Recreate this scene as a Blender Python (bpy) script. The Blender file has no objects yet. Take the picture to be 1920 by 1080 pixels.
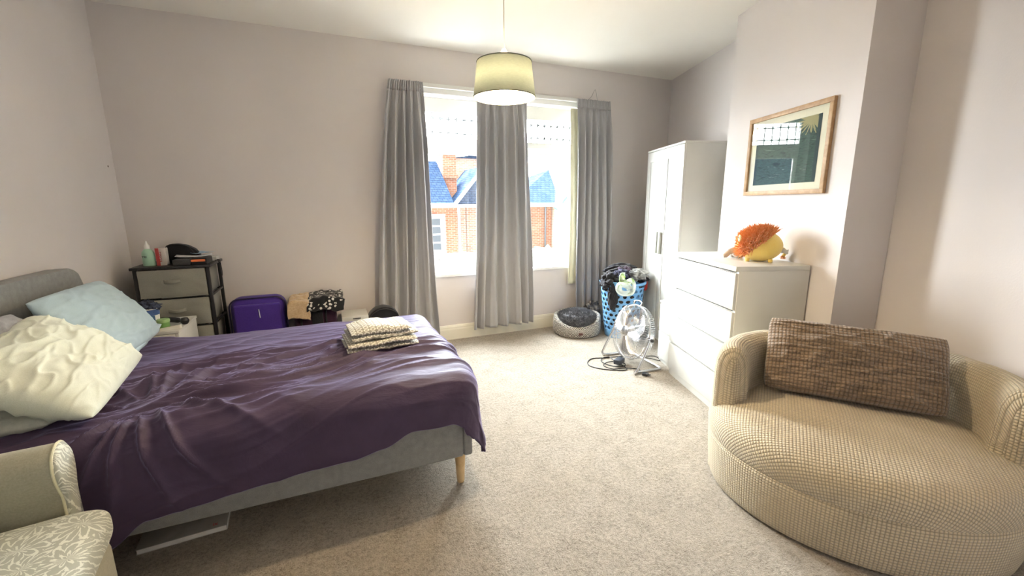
import bpy, bmesh, math, random
from mathutils import Vector, Matrix, noise, Euler
C = bpy.context.scene.collection
SC = bpy.context.scene
PI = math.pi
random.seed(7)

# ---------------------------------------------------------------- camera
def make_camera():
    f, th, roll, yaw, h = 799.64, math.radians(11.18), math.radians(-0.34), math.radians(22.96), 1.379
    fw = Vector((math.sin(yaw)*math.cos(th), math.cos(yaw)*math.cos(th), -math.sin(th)))
    rt = Vector((math.cos(yaw), -math.sin(yaw), 0)); up = rt.cross(fw)
    c, s = math.cos(roll), math.sin(roll)
    X = rt*c + up*s; Y = up*c - rt*s; Z = -fw
    cam = bpy.data.cameras.new('camera'); o = bpy.data.objects.new('camera', cam); C.objects.link(o)
    cam.sensor_width = 36; cam.lens = f/1920*36; cam.clip_start = .02; cam.clip_end = 200
    o.matrix_world = Matrix(((X.x, Y.x, Z.x, 0), (X.y, Y.y, Z.y, 0), (X.z, Y.z, Z.z, h), (0, 0, 0, 1)))
    SC.camera = o
make_camera()

# ---------------------------------------------------------------- sky, view
EXPOSURE = 3.52
SKY = 6.5
SC.view_settings.view_transform = 'Standard'
SC.view_settings.look = 'None'
SC.view_settings.exposure = EXPOSURE
SC.view_settings.gamma = 1
SC.view_settings.use_curve_mapping = False
def make_world():
    w = bpy.data.worlds.new('sky'); SC.world = w; w.use_nodes = True
    nt = w.node_tree; nt.nodes.clear()
    out = nt.nodes.new('ShaderNodeOutputWorld'); bg = nt.nodes.new('ShaderNodeBackground')
    tc = nt.nodes.new('ShaderNodeTexCoord'); dot = nt.nodes.new('ShaderNodeVectorMath'); dot.operation = 'DOT_PRODUCT'
    d = Vector((-.18, .85, .5)).normalized()          # the hazy sun stands over the houses opposite
    dot.inputs[1].default_value = d
    mr = nt.nodes.new('ShaderNodeMapRange'); mr.inputs['From Min'].default_value = 0.0; mr.inputs['From Max'].default_value = 1
    mr.inputs['To Min'].default_value = .032; mr.inputs['To Max'].default_value = 1.7
    mul = nt.nodes.new('ShaderNodeMath'); mul.operation = 'MULTIPLY'; mul.inputs[1].default_value = SKY
    nt.links.new(tc.outputs['Generated'], dot.inputs[0]); nt.links.new(dot.outputs['Value'], mr.inputs['Value'])
    nt.links.new(mr.outputs[0], mul.inputs[0]); nt.links.new(mul.outputs[0], bg.inputs['Strength'])
    bg.inputs['Color'].default_value = (.90, .95, 1, 1)
    nt.links.new(bg.outputs[0], out.inputs[0])
make_world()

# ---------------------------------------------------------------- materials
class NT:
    def __init__(s, m):
        s.t = m.node_tree; s.b = s.t.nodes['Principled BSDF']
    def n(s, typ, **k):
        x = s.t.nodes.new(typ)
        for a, v in k.items(): setattr(x, a, v)
        return x
    def put(s, sock, v):
        if isinstance(v, bpy.types.NodeSocket): s.t.links.new(v, sock)
        elif isinstance(v, (tuple, list)) and len(v) == 3 and sock.type == 'RGBA': sock.default_value = (*v, 1)
        else: sock.default_value = v
    def m(s, op, a, b=None, c=None):
        x = s.n('ShaderNodeMath', operation=op); s.put(x.inputs[0], a)
        if b is not None: s.put(x.inputs[1], b)
        if c is not None: s.put(x.inputs[2], c)
        return x.outputs[0]
    def coord(s, kind='Object'): return s.n('ShaderNodeTexCoord').outputs[kind]
    def map(s, v, scale=(1, 1, 1), rot=(0, 0, 0), loc=(0, 0, 0)):
        x = s.n('ShaderNodeMapping'); s.put(x.inputs['Vector'], v)
        x.inputs['Scale'].default_value = scale; x.inputs['Rotation'].default_value = rot; x.inputs['Location'].default_value = loc
        return x.outputs[0]
    def noise(s, v, scale, detail=3, rough=.5, dist=0, out='Fac'):
        x = s.n('ShaderNodeTexNoise'); s.put(x.inputs['Vector'], v)
        x.inputs['Scale'].default_value = scale; x.inputs['Detail'].default_value = detail
        x.inputs['Roughness'].default_value = rough; x.inputs['Distortion'].default_value = dist
        return x.outputs[out]
    def vor(s, v, scale, feature='F1', out='Distance', rnd=1):
        x = s.n('ShaderNodeTexVoronoi', feature=feature); s.put(x.inputs['Vector'], v); x.inputs['Scale'].default_value = scale
        x.inputs['Randomness'].default_value = rnd
        return x.outputs[out]
    def ramp(s, f, stops, interp='LINEAR'):
        x = s.n('ShaderNodeValToRGB'); s.put(x.inputs[0], f); r = x.color_ramp; r.interpolation = interp
        while len(r.elements) < len(stops): r.elements.new(.5)
        for e, (p, c) in zip(r.elements, stops): e.position = p; e.color = (*c, 1)
        return x.outputs[0]
    def mix(s, f, a, b):
        x = s.n('ShaderNodeMix', data_type='RGBA'); s.put(x.inputs[0], f); s.put(x.inputs[6], a); s.put(x.inputs[7], b)
        return x.outputs[2]
    def sep(s, v):
        x = s.n('ShaderNodeSeparateXYZ'); s.put(x.inputs[0], v); return x.outputs
    def comb(s, a, b, c=0.):
        x = s.n('ShaderNodeCombineXYZ'); s.put(x.inputs[0], a); s.put(x.inputs[1], b); s.put(x.inputs[2], c); return x.outputs[0]
    def bump(s, h, strength=.5, dist=.01):
        x = s.n('ShaderNodeBump'); s.put(x.inputs['Height'], h); x.inputs['Strength'].default_value = strength
        x.inputs['Distance'].default_value = dist; s.t.links.new(x.outputs[0], s.b.inputs['Normal'])
    def col(s, v): s.put(s.b.inputs['Base Color'], v)
def mat(name, color=(.8, .8, .8), rough=.6, metal=0, sheen=0, spec=.5, trans=0, emit=None, es=1, coat=0):
    m = bpy.data.materials.new(name); m.use_nodes = True; b = m.node_tree.nodes['Principled BSDF']
    b.inputs['Base Color'].default_value = (*color, 1); b.inputs['Roughness'].default_value = rough
    b.inputs['Metallic'].default_value = metal; b.inputs['Sheen Weight'].default_value = sheen
    b.inputs['Specular IOR Level'].default_value = spec; b.inputs['Coat Weight'].default_value = coat
    if trans: b.inputs['Transmission Weight'].default_value = trans
    if emit: b.inputs['Emission Color'].default_value = (*emit, 1); b.inputs['Emission Strength'].default_value = es
    return m
def fabric(name, c1, c2, scale=300, rough=.9, sheen=.2, bump=.3, big=6):
    m = mat(name, c1, rough, sheen=sheen, spec=.2); n = NT(m); v = n.coord()
    a = n.noise(v, scale, 2, .6); b = n.noise(v, big, 4, .6)
    f = n.m('ADD', n.m('MULTIPLY', a, .6), n.m('MULTIPLY', b, .4))
    n.col(n.ramp(f, [(.35, c1), (.65, c2)])); n.bump(a, bump, .002)
    return m
def plaster(name, c, var=.03):
    m = mat(name, c, .85, spec=.2); n = NT(m); v = n.coord()
    b = n.noise(v, 1.3, 3, .5)
    n.col(n.ramp(b, [(.3, tuple(x*(1-var) for x in c)), (.7, tuple(min(1, x*(1+var)) for x in c))]))
    n.bump(n.noise(v, 130, 3, .6), .12, .003)
    return m
def tint(name, c1, c2, scale, rough=.6, stops=(.4, .6), **k):
    m = mat(name, c1, rough, **k); n = NT(m)
    n.col(n.ramp(n.noise(n.coord(), scale, 4, .6, .4), [(stops[0], c1), (stops[1], c2)]))
    return m
M = {}
M['wall'] = plaster('wall_paint', (.745, .70, .685))
M['ceiling'] = plaster('ceiling_paint', (.88, .85, .79), .015)
M['gloss_white'] = mat('white_gloss_paint', (.86, .86, .83), .3)
M['cream_gloss'] = tint('cream_gloss_paint', (.80, .77, .64), (.86, .83, .72), 3, .35)
M['upvc'] = mat('white_window_frame', (.84, .84, .78), .35)
M['furn_white'] = tint('white_foil_furniture', (.66, .66, .625), (.69, .69, .655), 2, .35)
M['shadow_gap'] = mat('dark_gap', (.05, .05, .05), .9)
def carpet():
    m = mat('beige_carpet', (.5, .45, .38), .98, sheen=.15, spec=.1); n = NT(m); v = n.coord()
    a = n.noise(v, 170, 3, .7); b = n.noise(v, 9, 5, .65, .6); c = n.noise(v, 1.4, 3, .5); d = n.noise(v, 60, 3, .6)
    f = n.m('ADD', n.m('MULTIPLY', a, .45), n.m('MULTIPLY', d, .35)); f = n.m('ADD', f, n.m('MULTIPLY', b, .2))
    col = n.ramp(f, [(.33, (.14, .115, .085)), (.45, (.37, .325, .265)), (.55, (.53, .475, .40)), (.7, (.66, .605, .52))])
    spot = n.ramp(n.noise(n.map(v, loc=(3, 1, 0)), 15, 5, .75, 1.2), [(.64, (0, 0, 0)), (.76, (1, 1, 1))])
    col = n.mix(n.m('MULTIPLY', spot, .45), col, (.33, .27, .20))
    dirt = n.ramp(c, [(.5, (0, 0, 0)), (.75, (1, 1, 1))])
    col = n.mix(n.m('MULTIPLY', dirt, .25), col, (.42, .36, .28))
    n.col(col); n.bump(n.m('ADD', a, d), .9, .012)
    return m
M['carpet'] = carpet()
def glass(name, ior):
    m = bpy.data.materials.new(name); m.use_nodes = True; t = m.node_tree; t.nodes.clear()
    o = t.nodes.new('ShaderNodeOutputMaterial'); mx = t.nodes.new('ShaderNodeMixShader'); fr = t.nodes.new('ShaderNodeFresnel')
    tr = t.nodes.new('ShaderNodeBsdfTransparent'); gl = t.nodes.new('ShaderNodeBsdfGlossy'); gl.inputs['Roughness'].default_value = .02
    fr.inputs['IOR'].default_value = 1.45; tr.inputs[0].default_value = (.96, .97, .96, 1)
    fr.inputs['IOR'].default_value = ior; gl.inputs['Roughness'].default_value = 0
    ge = t.nodes.new('ShaderNodeNewGeometry'); a = t.nodes.new('ShaderNodeMath'); a.operation = 'SUBTRACT'; a.inputs[0].default_value = 1
    b = t.nodes.new('ShaderNodeMath'); b.operation = 'MULTIPLY'; t.links.new(ge.outputs['Backfacing'], a.inputs[1]); t.links.new(a.outputs[0], b.inputs[0]); t.links.new(fr.outputs[0], b.inputs[1])
    t.links.new(b.outputs[0], mx.inputs[0]); t.links.new(tr.outputs[0], mx.inputs[1]); t.links.new(gl.outputs[0], mx.inputs[2])
    t.links.new(mx.outputs[0], o.inputs[0]); return m
M['glass'] = glass('window_glass', 1.45); M['pic_glass'] = glass('picture_glass', 1.55)
M['chrome'] = mat('chrome', (.70, .71, .73), .22, 1)
M['silver'] = mat('satin_silver', (.62, .63, .65), .35, 1)
M['black_metal'] = mat('black_metal', (.012, .012, .014), .4)
M['black_plastic'] = mat('black_plastic', (.015, .015, .018), .45)
M['black_cloth'] = fabric('black_cloth', (.008, .008, .01), (.025, .025, .03), 200)
M['lead'] = mat('lead_came', (.12, .13, .14), .6)
M['curtain'] = fabric('grey_curtain', (.44, .44, .455), (.49, .49, .505), 260, .5, .3, .15, 2)
def translucent(m, c, f):
    t = m.node_tree; tr = t.nodes.new('ShaderNodeBsdfTranslucent'); tr.inputs[0].default_value = (*c, 1); mx = t.nodes.new('ShaderNodeMixShader'); mx.inputs[0].default_value = f
    t.links.new(t.nodes['Principled BSDF'].outputs[0], mx.inputs[1]); t.links.new(tr.outputs[0], mx.inputs[2]); t.links.new(mx.outputs[0], t.nodes['Material Output'].inputs[0])
translucent(M['curtain'], (.5, .5, .52), .10)
M['lining'] = fabric('yellow_lining', (.70, .69, .50), (.76, .75, .57), 260, .8)
M['grey_uph'] = fabric('grey_woven_upholstery', (.20, .205, .205), (.33, .335, .335), 420, .95, .2, .5, 30)
M['wood_leg'] = tint('pale_wood', (.62, .42, .20), (.74, .54, .29), 14, .45)
def purple():
    m = mat('plum_cotton', (.05, .03, .07), .60, sheen=.6, spec=.35); n = NT(m); v = n.coord()
    m.node_tree.nodes['Principled BSDF'].inputs['Sheen Tint'].default_value = (.62, .58, 1, 1)
    m.node_tree.nodes['Principled BSDF'].inputs['Sheen Roughness'].default_value = .4
    n.col(n.ramp(n.noise(v, 4, 4, .6), [(.3, (.055, .034, .072)), (.7, (.080, .052, .108))]))
    w = n.noise(n.map(v, (3, 14, 3)), 2.2, 5, .6, .8)
    n.bump(n.m('ADD', n.m('MULTIPLY', n.noise(v, 500, 2), .05), w), .22, .02)
    return m
M['plum'] = purple()
M['blue_case'] = fabric('pale_blue_cotton', (.42, .56, .64), (.48, .62, .70), 300, .85, .2, .1, 4)
M['white_case'] = fabric('pale_green_white_cotton', (.68, .73, .62), (.80, .84, .74), 300, .75, .2, .1, 3)
M['grey_case'] = fabric('grey_cotton', (.30, .30, .31), (.37, .37, .38), 300, .85)
M['stripe_case'] = fabric('pale_grey_cotton', (.50, .52, .48), (.62, .63, .58), 60, .85)

# ---------------------------------------------------------------- mesh helpers
def obj(name, bm, m, parent=None, smooth=True, auto=None, mod=None):
    me = bpy.data.meshes.new(name)
    bmesh.ops.recalc_face_normals(bm, faces=bm.faces) if auto != 'keep' else None
    bm.to_mesh(me); bm.free()
    for i in (m if isinstance(m, list) else [m]): me.materials.append(i)
    o = bpy.data.objects.new(name, me); C.objects.link(o)
    if parent is not None: o.parent = parent
    if smooth:
        for p in me.polygons: p.use_smooth = True
        if auto != 'full': me.set_sharp_from_angle(angle=math.radians(35))
    return o
def thing(name, label, cat, loc=(0, 0, 0), rotz=0, group=None):
    o = bpy.data.objects.new(name, None); C.objects.link(o); o.empty_display_size = .1
    o.location = loc; o.rotation_euler = (0, 0, rotz); o['label'] = label; o['category'] = cat
    if group: o['group'] = group
    return o
def tag(o, label, cat, group=None, kind=None):
    o['label'] = label; o['category'] = cat
    if group: o['group'] = group
    if kind: o['kind'] = kind
    return o
def struct(name, bm, m, parent=None, smooth=False):
    o = obj(name, bm, m, parent, smooth)
    if parent is None: o['kind'] = 'structure'
    return o
def box(bm, a, b, bev=0, seg=2, mtx=None):
    c = [(a[i]+b[i])/2 for i in range(3)]; s = [abs(b[i]-a[i]) for i in range(3)]
    r = bmesh.ops.create_cube(bm, size=1, matrix=Matrix.Translation(c) @ Matrix.Diagonal((*s, 1)))
    vs = r['verts']
    if bev:
        es = list({e for v in vs for e in v.link_edges})
        rr = bmesh.ops.bevel(bm, geom=es, offset=min(bev, min(s)*.45), segments=seg, profile=.5, affect='EDGES')
        vs = list({v for f in rr['faces'] for v in f.verts} | {v for v in vs if v.is_valid})
    if mtx: bmesh.ops.transform(bm, matrix=mtx, verts=vs)
    return vs
def B(a, b, bev=0, seg=2): bm = bmesh.new(); box(bm, a, b, bev, seg); return bm
def lathe(bm, prof, seg=32, c=(0, 0, 0), mtx=None, cap=True):
    rings = []; vs = []
    for r, z in prof:
        if r < 1e-6: ring = [bm.verts.new((c[0], c[1], c[2]+z))]
        else: ring = [bm.verts.new((c[0]+r*math.cos(2*PI*i/seg), c[1]+r*math.sin(2*PI*i/seg), c[2]+z)) for i in range(seg)]
        rings.append(ring); vs += ring
    for A, D in zip(rings, rings[1:]):
        for i in range(seg):
            j = (i+1) % seg
            if len(A) == 1 and len(D) == 1: continue
            if len(A) == 1: bm.faces.new((A[0], D[j], D[i]))
            elif len(D) == 1: bm.faces.new((A[i], A[j], D[0]))
            else: bm.faces.new((A[i], A[j], D[j], D[i]))
    if cap:
        if len(rings[0]) > 1: bm.faces.new(rings[0][::-1])
        if len(rings[-1]) > 1: bm.faces.new(rings[-1])
    if mtx: bmesh.ops.transform(bm, matrix=mtx, verts=vs)
    return vs
def tube(bm, pts, r, seg=8, closed=False, cap=True):
    pts = [Vector(p) for p in pts]; n = len(pts); rings = []; up = Vector((0, 0, 1)); prev = None
    for i, p in enumerate(pts):
        if closed: t = pts[(i+1) % n]-pts[i-1]
        else: t = pts[min(i+1, n-1)]-pts[max(i-1, 0)]
        t.normalize()
        if prev is None:
            a = t.cross(up)
            if a.length < .1: a = t.cross(Vector((1, 0, 0)))
        else: a = prev - t*prev.dot(t)
        a.normalize(); prev = a; b = t.cross(a)
        rr = r[i] if isinstance(r, (list, tuple)) else r
        rings.append([bm.verts.new(p+(a*math.cos(2*PI*k/seg)+b*math.sin(2*PI*k/seg))*rr) for k in range(seg)])
    m = n if closed else n-1
    for i in range(m):
        A, D = rings[i], rings[(i+1) % n]
        for k in range(seg): bm.faces.new((A[k], A[(k+1) % seg], D[(k+1) % seg], D[k]))
    if cap and not closed: bm.faces.new(rings[0][::-1]); bm.faces.new(rings[-1])
def smoothpath(pts, k=8, closed=False):
    P = [Vector(p) for p in pts]; out = []; n = len(P)
    rng = range(n) if closed else range(n-1)
    for i in rng:
        if closed: p0, p1, p2, p3 = P[i-1], P[i], P[(i+1) % n], P[(i+2) % n]
        else: p0, p1, p2, p3 = P[max(i-1, 0)], P[i], P[i+1], P[min(i+2, n-1)]
        for j in range(k):
            t = j/k; out.append(.5*((2*p1)+(p2-p0)*t+(2*p0-5*p1+4*p2-p3)*t*t+(3*p1-p0-3*p2+p3)*t**3))
    if not closed: out.append(P[-1])
    return out
def grid(bm, nu, nv, fn, uvs=None, closed_u=False):
    """fn(u,v)->xyz, u,v in 0..1; uvs(u,v)->uv"""
    lay = bm.loops.layers.uv.verify() if uvs else None
    V = [[bm.verts.new(fn(i/nu, j/nv)) for j in range(nv+1)] for i in range(nu if closed_u else nu+1)]
    for i in range(nu):
        i2 = (i+1) % nu if closed_u else i+1
        for j in range(nv):
            f = bm.faces.new((V[i][j], V[i2][j], V[i2][j+1], V[i][j+1]))
            if uvs:
                for l, (a, b) in zip(f.loops, ((i, j), (i+1, j), (i+1, j+1), (i, j+1))): l[lay].uv = uvs(a/nu, b/nv)
    return V
def spikes(bm, items, seg=3):
    """items: (point, dir, length, radius) curved fur tufts"""
    for p, d, L, r in items:
        p = Vector(p); d = Vector(d).normalized(); a = d.orthogonal().normalized(); b = d.cross(a)
        bend = (a*random.uniform(-1, 1)+b*random.uniform(-1, 1))*.35*L
        R = []
        for f, rr in ((0, r), (.5, r*.75)):
            c = p+d*L*f+bend*f*f
            R.append([bm.verts.new(c+(a*math.cos(2*PI*k/seg)+b*math.sin(2*PI*k/seg))*rr) for k in range(seg)])
        tip = bm.verts.new(p+d*L+bend)
        for k in range(seg):
            bm.faces.new((R[0][k], R[0][(k+1) % seg], R[1][(k+1) % seg], R[1][k])); bm.faces.new((R[1][k], R[1][(k+1) % seg], tip))
def nz(x, y, z=0): return noise.noise(Vector((x, y, z)))
def text_mesh(name, s, size, m, parent, mtx, ext=.0004):
    cu = bpy.data.curves.new(name, 'FONT'); cu.body = s; cu.size = size; cu.extrude = ext; cu.align_x = 'CENTER'; cu.align_y = 'CENTER'
    t = bpy.data.objects.new(name, cu); C.objects.link(t)
    bpy.context.view_layer.update()
    me = bpy.data.meshes.new_from_object(t.evaluated_get(bpy.context.evaluated_depsgraph_get()))
    bpy.data.objects.remove(t); me.materials.clear(); me.materials.append(m)
    o = bpy.data.objects.new(name, me); C.objects.link(o); o.parent = parent; o.matrix_local = mtx
    return o
def crumple(name, m, loc, size, seed, amp=.35, freq=3, parent=None, sub=5, floor=None):
    bm = bmesh.new(); bmesh.ops.create_icosphere(bm, subdivisions=sub, radius=1)
    for v in bm.verts:
        p = v.co.copy(); q = p*freq+Vector((seed*7.1, seed*3.3, seed))
        w = noise.noise_vector(q*.5)*.7
        r = 1-abs(noise.noise(q+w))*2
        r2 = abs(noise.noise(q*2.3+w*1.5))*2
        r = abs(noise.noise(q+w))*2.2
        k = 1+amp*(min(r, 1)-.5)+amp*.5*(min(r2, 1)-.5)+amp*.15*abs(noise.noise(q*5+w*3))
        v.co = Vector((p.x*size[0], p.y*size[1], p.z*size[2]))*k
        if floor is not None and v.co.z < floor: v.co.z = floor+abs(v.co.z-floor)*.03
    o = obj(name, bm, m, parent, auto='full'); o.location = loc
    return o

TH = math.radians(90-17.74)          # direction of the right-hand wall (it runs away from the camera, leaning right)
U = Vector((math.cos(TH), math.sin(TH), 0)); N = Vector((math.sin(TH), -math.cos(TH), 0))
def un(u, n, z=0): return U*u+N*n+Vector((0, 0, z))
LX, BY, H, REAR = -1.43, 4.163, 2.772, -.45
CH, RW = 2.056, 2.341
CU0, CU1 = 2.209, 3.415
W1, W2 = (.74, 1.56), (1.80, 2.60)
WZ0, WZ1 = .69, 2.37

# ---------------------------------------------------------------- room shell
def prism(bm, pts, z0, z1):
    a = [bm.verts.new((p[0], p[1], z0)) for p in pts]; b = [bm.verts.new((p[0], p[1], z1)) for p in pts]; n = len(pts)
    bm.faces.new(a[::-1]); bm.faces.new(b)
    for i in range(n): bm.faces.new((a[i], a[(i+1) % n], b[(i+1) % n], b[i]))
def room():
    uB = lambda n: (BY - N.y*n)/U.y           # U coordinate where the line n=const meets the back wall
    uR = lambda n: (REAR - N.y*n)/U.y
    cBR = un(uB(RW), RW); cRR = un(uR(RW), RW)
    flo = [(LX-.1, REAR-.1), (cRR.x+.2, REAR-.1), (cBR.x+.2, BY+.12), (LX-.1, BY+.12)]
    bm = bmesh.new(); prism(bm, flo, -.12, 0); struct('floor', bm, M['carpet'])
    bm = bmesh.new(); prism(bm, flo, H, H+.12); struct('ceiling', bm, M['ceiling'])
    struct('wall_left', B((LX-.12, REAR-.12, 0), (LX, BY+.0, H)), M['wall'])
    struct('wall_rear', B((LX-.12, REAR-.12, 0), (cRR.x+.3, REAR, H)), M['wall'])
    bm = bmesh.new(); y0, y1 = BY, BY+.26
    xr = cBR.x+.4
    for x0, x1 in ((LX-.12, W1[0]), (W1[1], W2[0]), (W2[1], xr)): box(bm, (x0, y0, WZ0), (x1, y1, WZ1))
    box(bm, (LX-.12, y0, -.12), (xr, y1, WZ0)); box(bm, (LX-.12, y0, WZ1), (xr, y1, H+.12))
    struct('wall_back', bm, M['wall'])
    bm = bmesh.new()
    prism(bm, [un(uR(RW)-.3, RW), un(uR(RW)-.3, RW+.15), un(uB(RW)+.02, RW+.15), un(uB(RW)+.02, RW)], 0, H)
    struct('wall_right', bm, M['wall'])
    bm = bmesh.new(); prism(bm, [un(CU0, CH), un(CU0, RW), un(CU1, RW), un(CU1, CH)], 0, H)
    struct('wall_chimney_breast', bm, M['wall'])
    # skirting boards
    def skirt(name, p, q, inn):
        p = Vector(p); q = Vector(q); d = (q-p).normalized(); inn = Vector(inn)
        prof = [(0, 0), (.018, 0), (.018, .105), (.014, .12), (.014, .13), (.008, .148), (0, .152)]
        bm = bmesh.new()
        A = [bm.verts.new(p+inn*a+Vector((0, 0, b))) for a, b in prof]; D = [bm.verts.new(q+inn*a+Vector((0, 0, b))) for a, b in prof]
        n = len(prof)
        for i in range(n): bm.faces.new((A[i], A[(i+1) % n], D[(i+1) % n], D[i]))
        bm.faces.new(A[::-1]); bm.faces.new(D)
        struct(name, bm, M['cream_gloss'])
    skirt('baseboard_back', (LX, BY, 0), (cBR.x, BY, 0), (0, -1, 0))
    skirt('baseboard_left', (LX, REAR, 0), (LX, BY-.018, 0), (1, 0, 0))
    skirt('baseboard_chimney', un(CU0, CH), un(CU1, CH), -N)
    skirt('baseboard_right', cRR, un(CU0, RW), -N)
    # windows
    for idx, (x0, x1) in enumerate((W1, W2)):
        bm = bmesh.new(); f0, f1 = BY+.09, BY+.16; e = .05
        for a, b in (((x0, f0, WZ0), (x0+e, f1, WZ1)), ((x1-e, f0, WZ0), (x1, f1, WZ1)), ((x0, f0, WZ1-.13), (x1, f1, WZ1)), ((x0, f0, WZ0), (x1, f1, WZ0+.10))):
            box(bm, a, b, .004)
        w = struct('window_%d' % (idx+1), bm, M['upvc'])
        # transom, with a stepped lower moulding
        bm = bmesh.new(); box(bm, (x0+e, f0-.012, 1.945), (x1-e, f1, 2.01), .006); box(bm, (x0+e, f0+.006, 1.90), (x1-e, f1, 1.945), .004)
        struct('transom', bm, M['upvc'], w)
        # opening sash below: stiles, bottom rail, thin meeting bar
        bm = bmesh.new(); s0, s1 = f0+.012, f1-.012; g = .035
        box(bm, (x0+e, s0, WZ0+.10), (x0+e+g, s1, 1.90), .004); box(bm, (x1-e-g, s0, WZ0+.10), (x1-e, s1, 1.90), .004)
        box(bm, (x0+e, s0, WZ0+.10), (x1-e, s1, WZ0+.19), .004); box(bm, (x0+e, s0, 1.86), (x1-e, s1, 1.90), .004)
        box(bm, (x0+e, s0, 1.345), (x1-e, s1, 1.375), .004)
        sa = struct('sash', bm, M['upvc'], w)
        bm = bmesh.new(); xm = x0+.36
        tube(bm, smoothpath([(xm-.09, s0-.012, WZ0+.135), (xm-.02, s0-.02, WZ0+.138), (xm, s0-.028, WZ0+.16), (xm+.04, s0-.02, WZ0+.172)], 5), .006, 6)
        box(bm, (xm-.11, s0-.008, WZ0+.12), (xm-.06, s0, WZ0+.15), .003)
        struct('stay_handle', bm, M['silver'], sa)
        struct('glass_pane', B((x0+e+g, s0+.02, WZ0+.19), (x1-e-g, s0+.024, 1.86)), M['glass'], w)
        struct('leaded_pane', B((x0+e, s0+.02, 2.01), (x1-e, s0+.024, WZ1-.13)), M['glass'], w)
        # lead cames
        bm = bmesh.new(); zt, zb = WZ1-.13, 2.01; L = x1-x0-2*e; y = s0+.016
        for k in range(9):
            x = x0+e+L*(k+.5)/9; tube(bm, [(x, y, zb), (x, y, zt)], .005, 5)
        for z in (zb+.05, zt-.05): tube(bm, [(x0+e, y, z), (x1-e, y, z)], .005, 5)
        for k in range(9):
            x = x0+e+L*(k+.5)/9
            for z in (zb+.05, zt-.05): tube(bm, [(x-.016, y, z), (x, y, z+.016), (x+.016, y, z), (x, y, z-.016)], .0045, 5, closed=True)
        struct('lead_cames', bm, M['lead'], w)
        struct('sill_board', B((x0-.01, BY-.035, WZ0-.028), (x1+.01, f0+.01, WZ0+.002), .006), M['gloss_white'], w)
        portal = bpy.data.lights.new('daylight_portal', 'AREA'); portal.shape = 'RECTANGLE'; portal.size = x1-x0; portal.size_y = WZ1-WZ0
        portal.cycles.is_portal = True
        po = bpy.data.objects.new('daylight_portal', portal); C.objects.link(po)
        po.location = ((x0+x1)/2, BY+.24, (WZ0+WZ1)/2); po.rotation_euler = (-PI/2, 0, 0)
    # wall marks
    bm = bmesh.new(); lathe(bm, [(0, 0), (.006, 0), (.007, .002), (0, .003)], 12, mtx=Matrix.Translation((LX+.0005, 4.06, 1.66)) @ Matrix.Rotation(PI/2, 4, 'Y'))
    tag(obj('wall_plug', bm, mat('plug_brown', (.15, .1, .08), .7)), 'tiny brown wall plug on the left wall near the corner', 'wall plug')
    bm = bmesh.new(); y = BY-.004
    tube(bm, smoothpath([(2.66, y, 2.468), (2.70, y, 2.50), (2.73, y-.006, 2.56), (2.745, y-.006, 2.57), (2.76, y-.004, 2.53), (2.775, y, 2.46)], 5), .0018, 5)
    tag(obj('wire_hook', bm, mat('grey_wire', (.35, .33, .33), .5)), 'thin grey wire hook on the wall above the right curtain', 'hook')
room()

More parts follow.
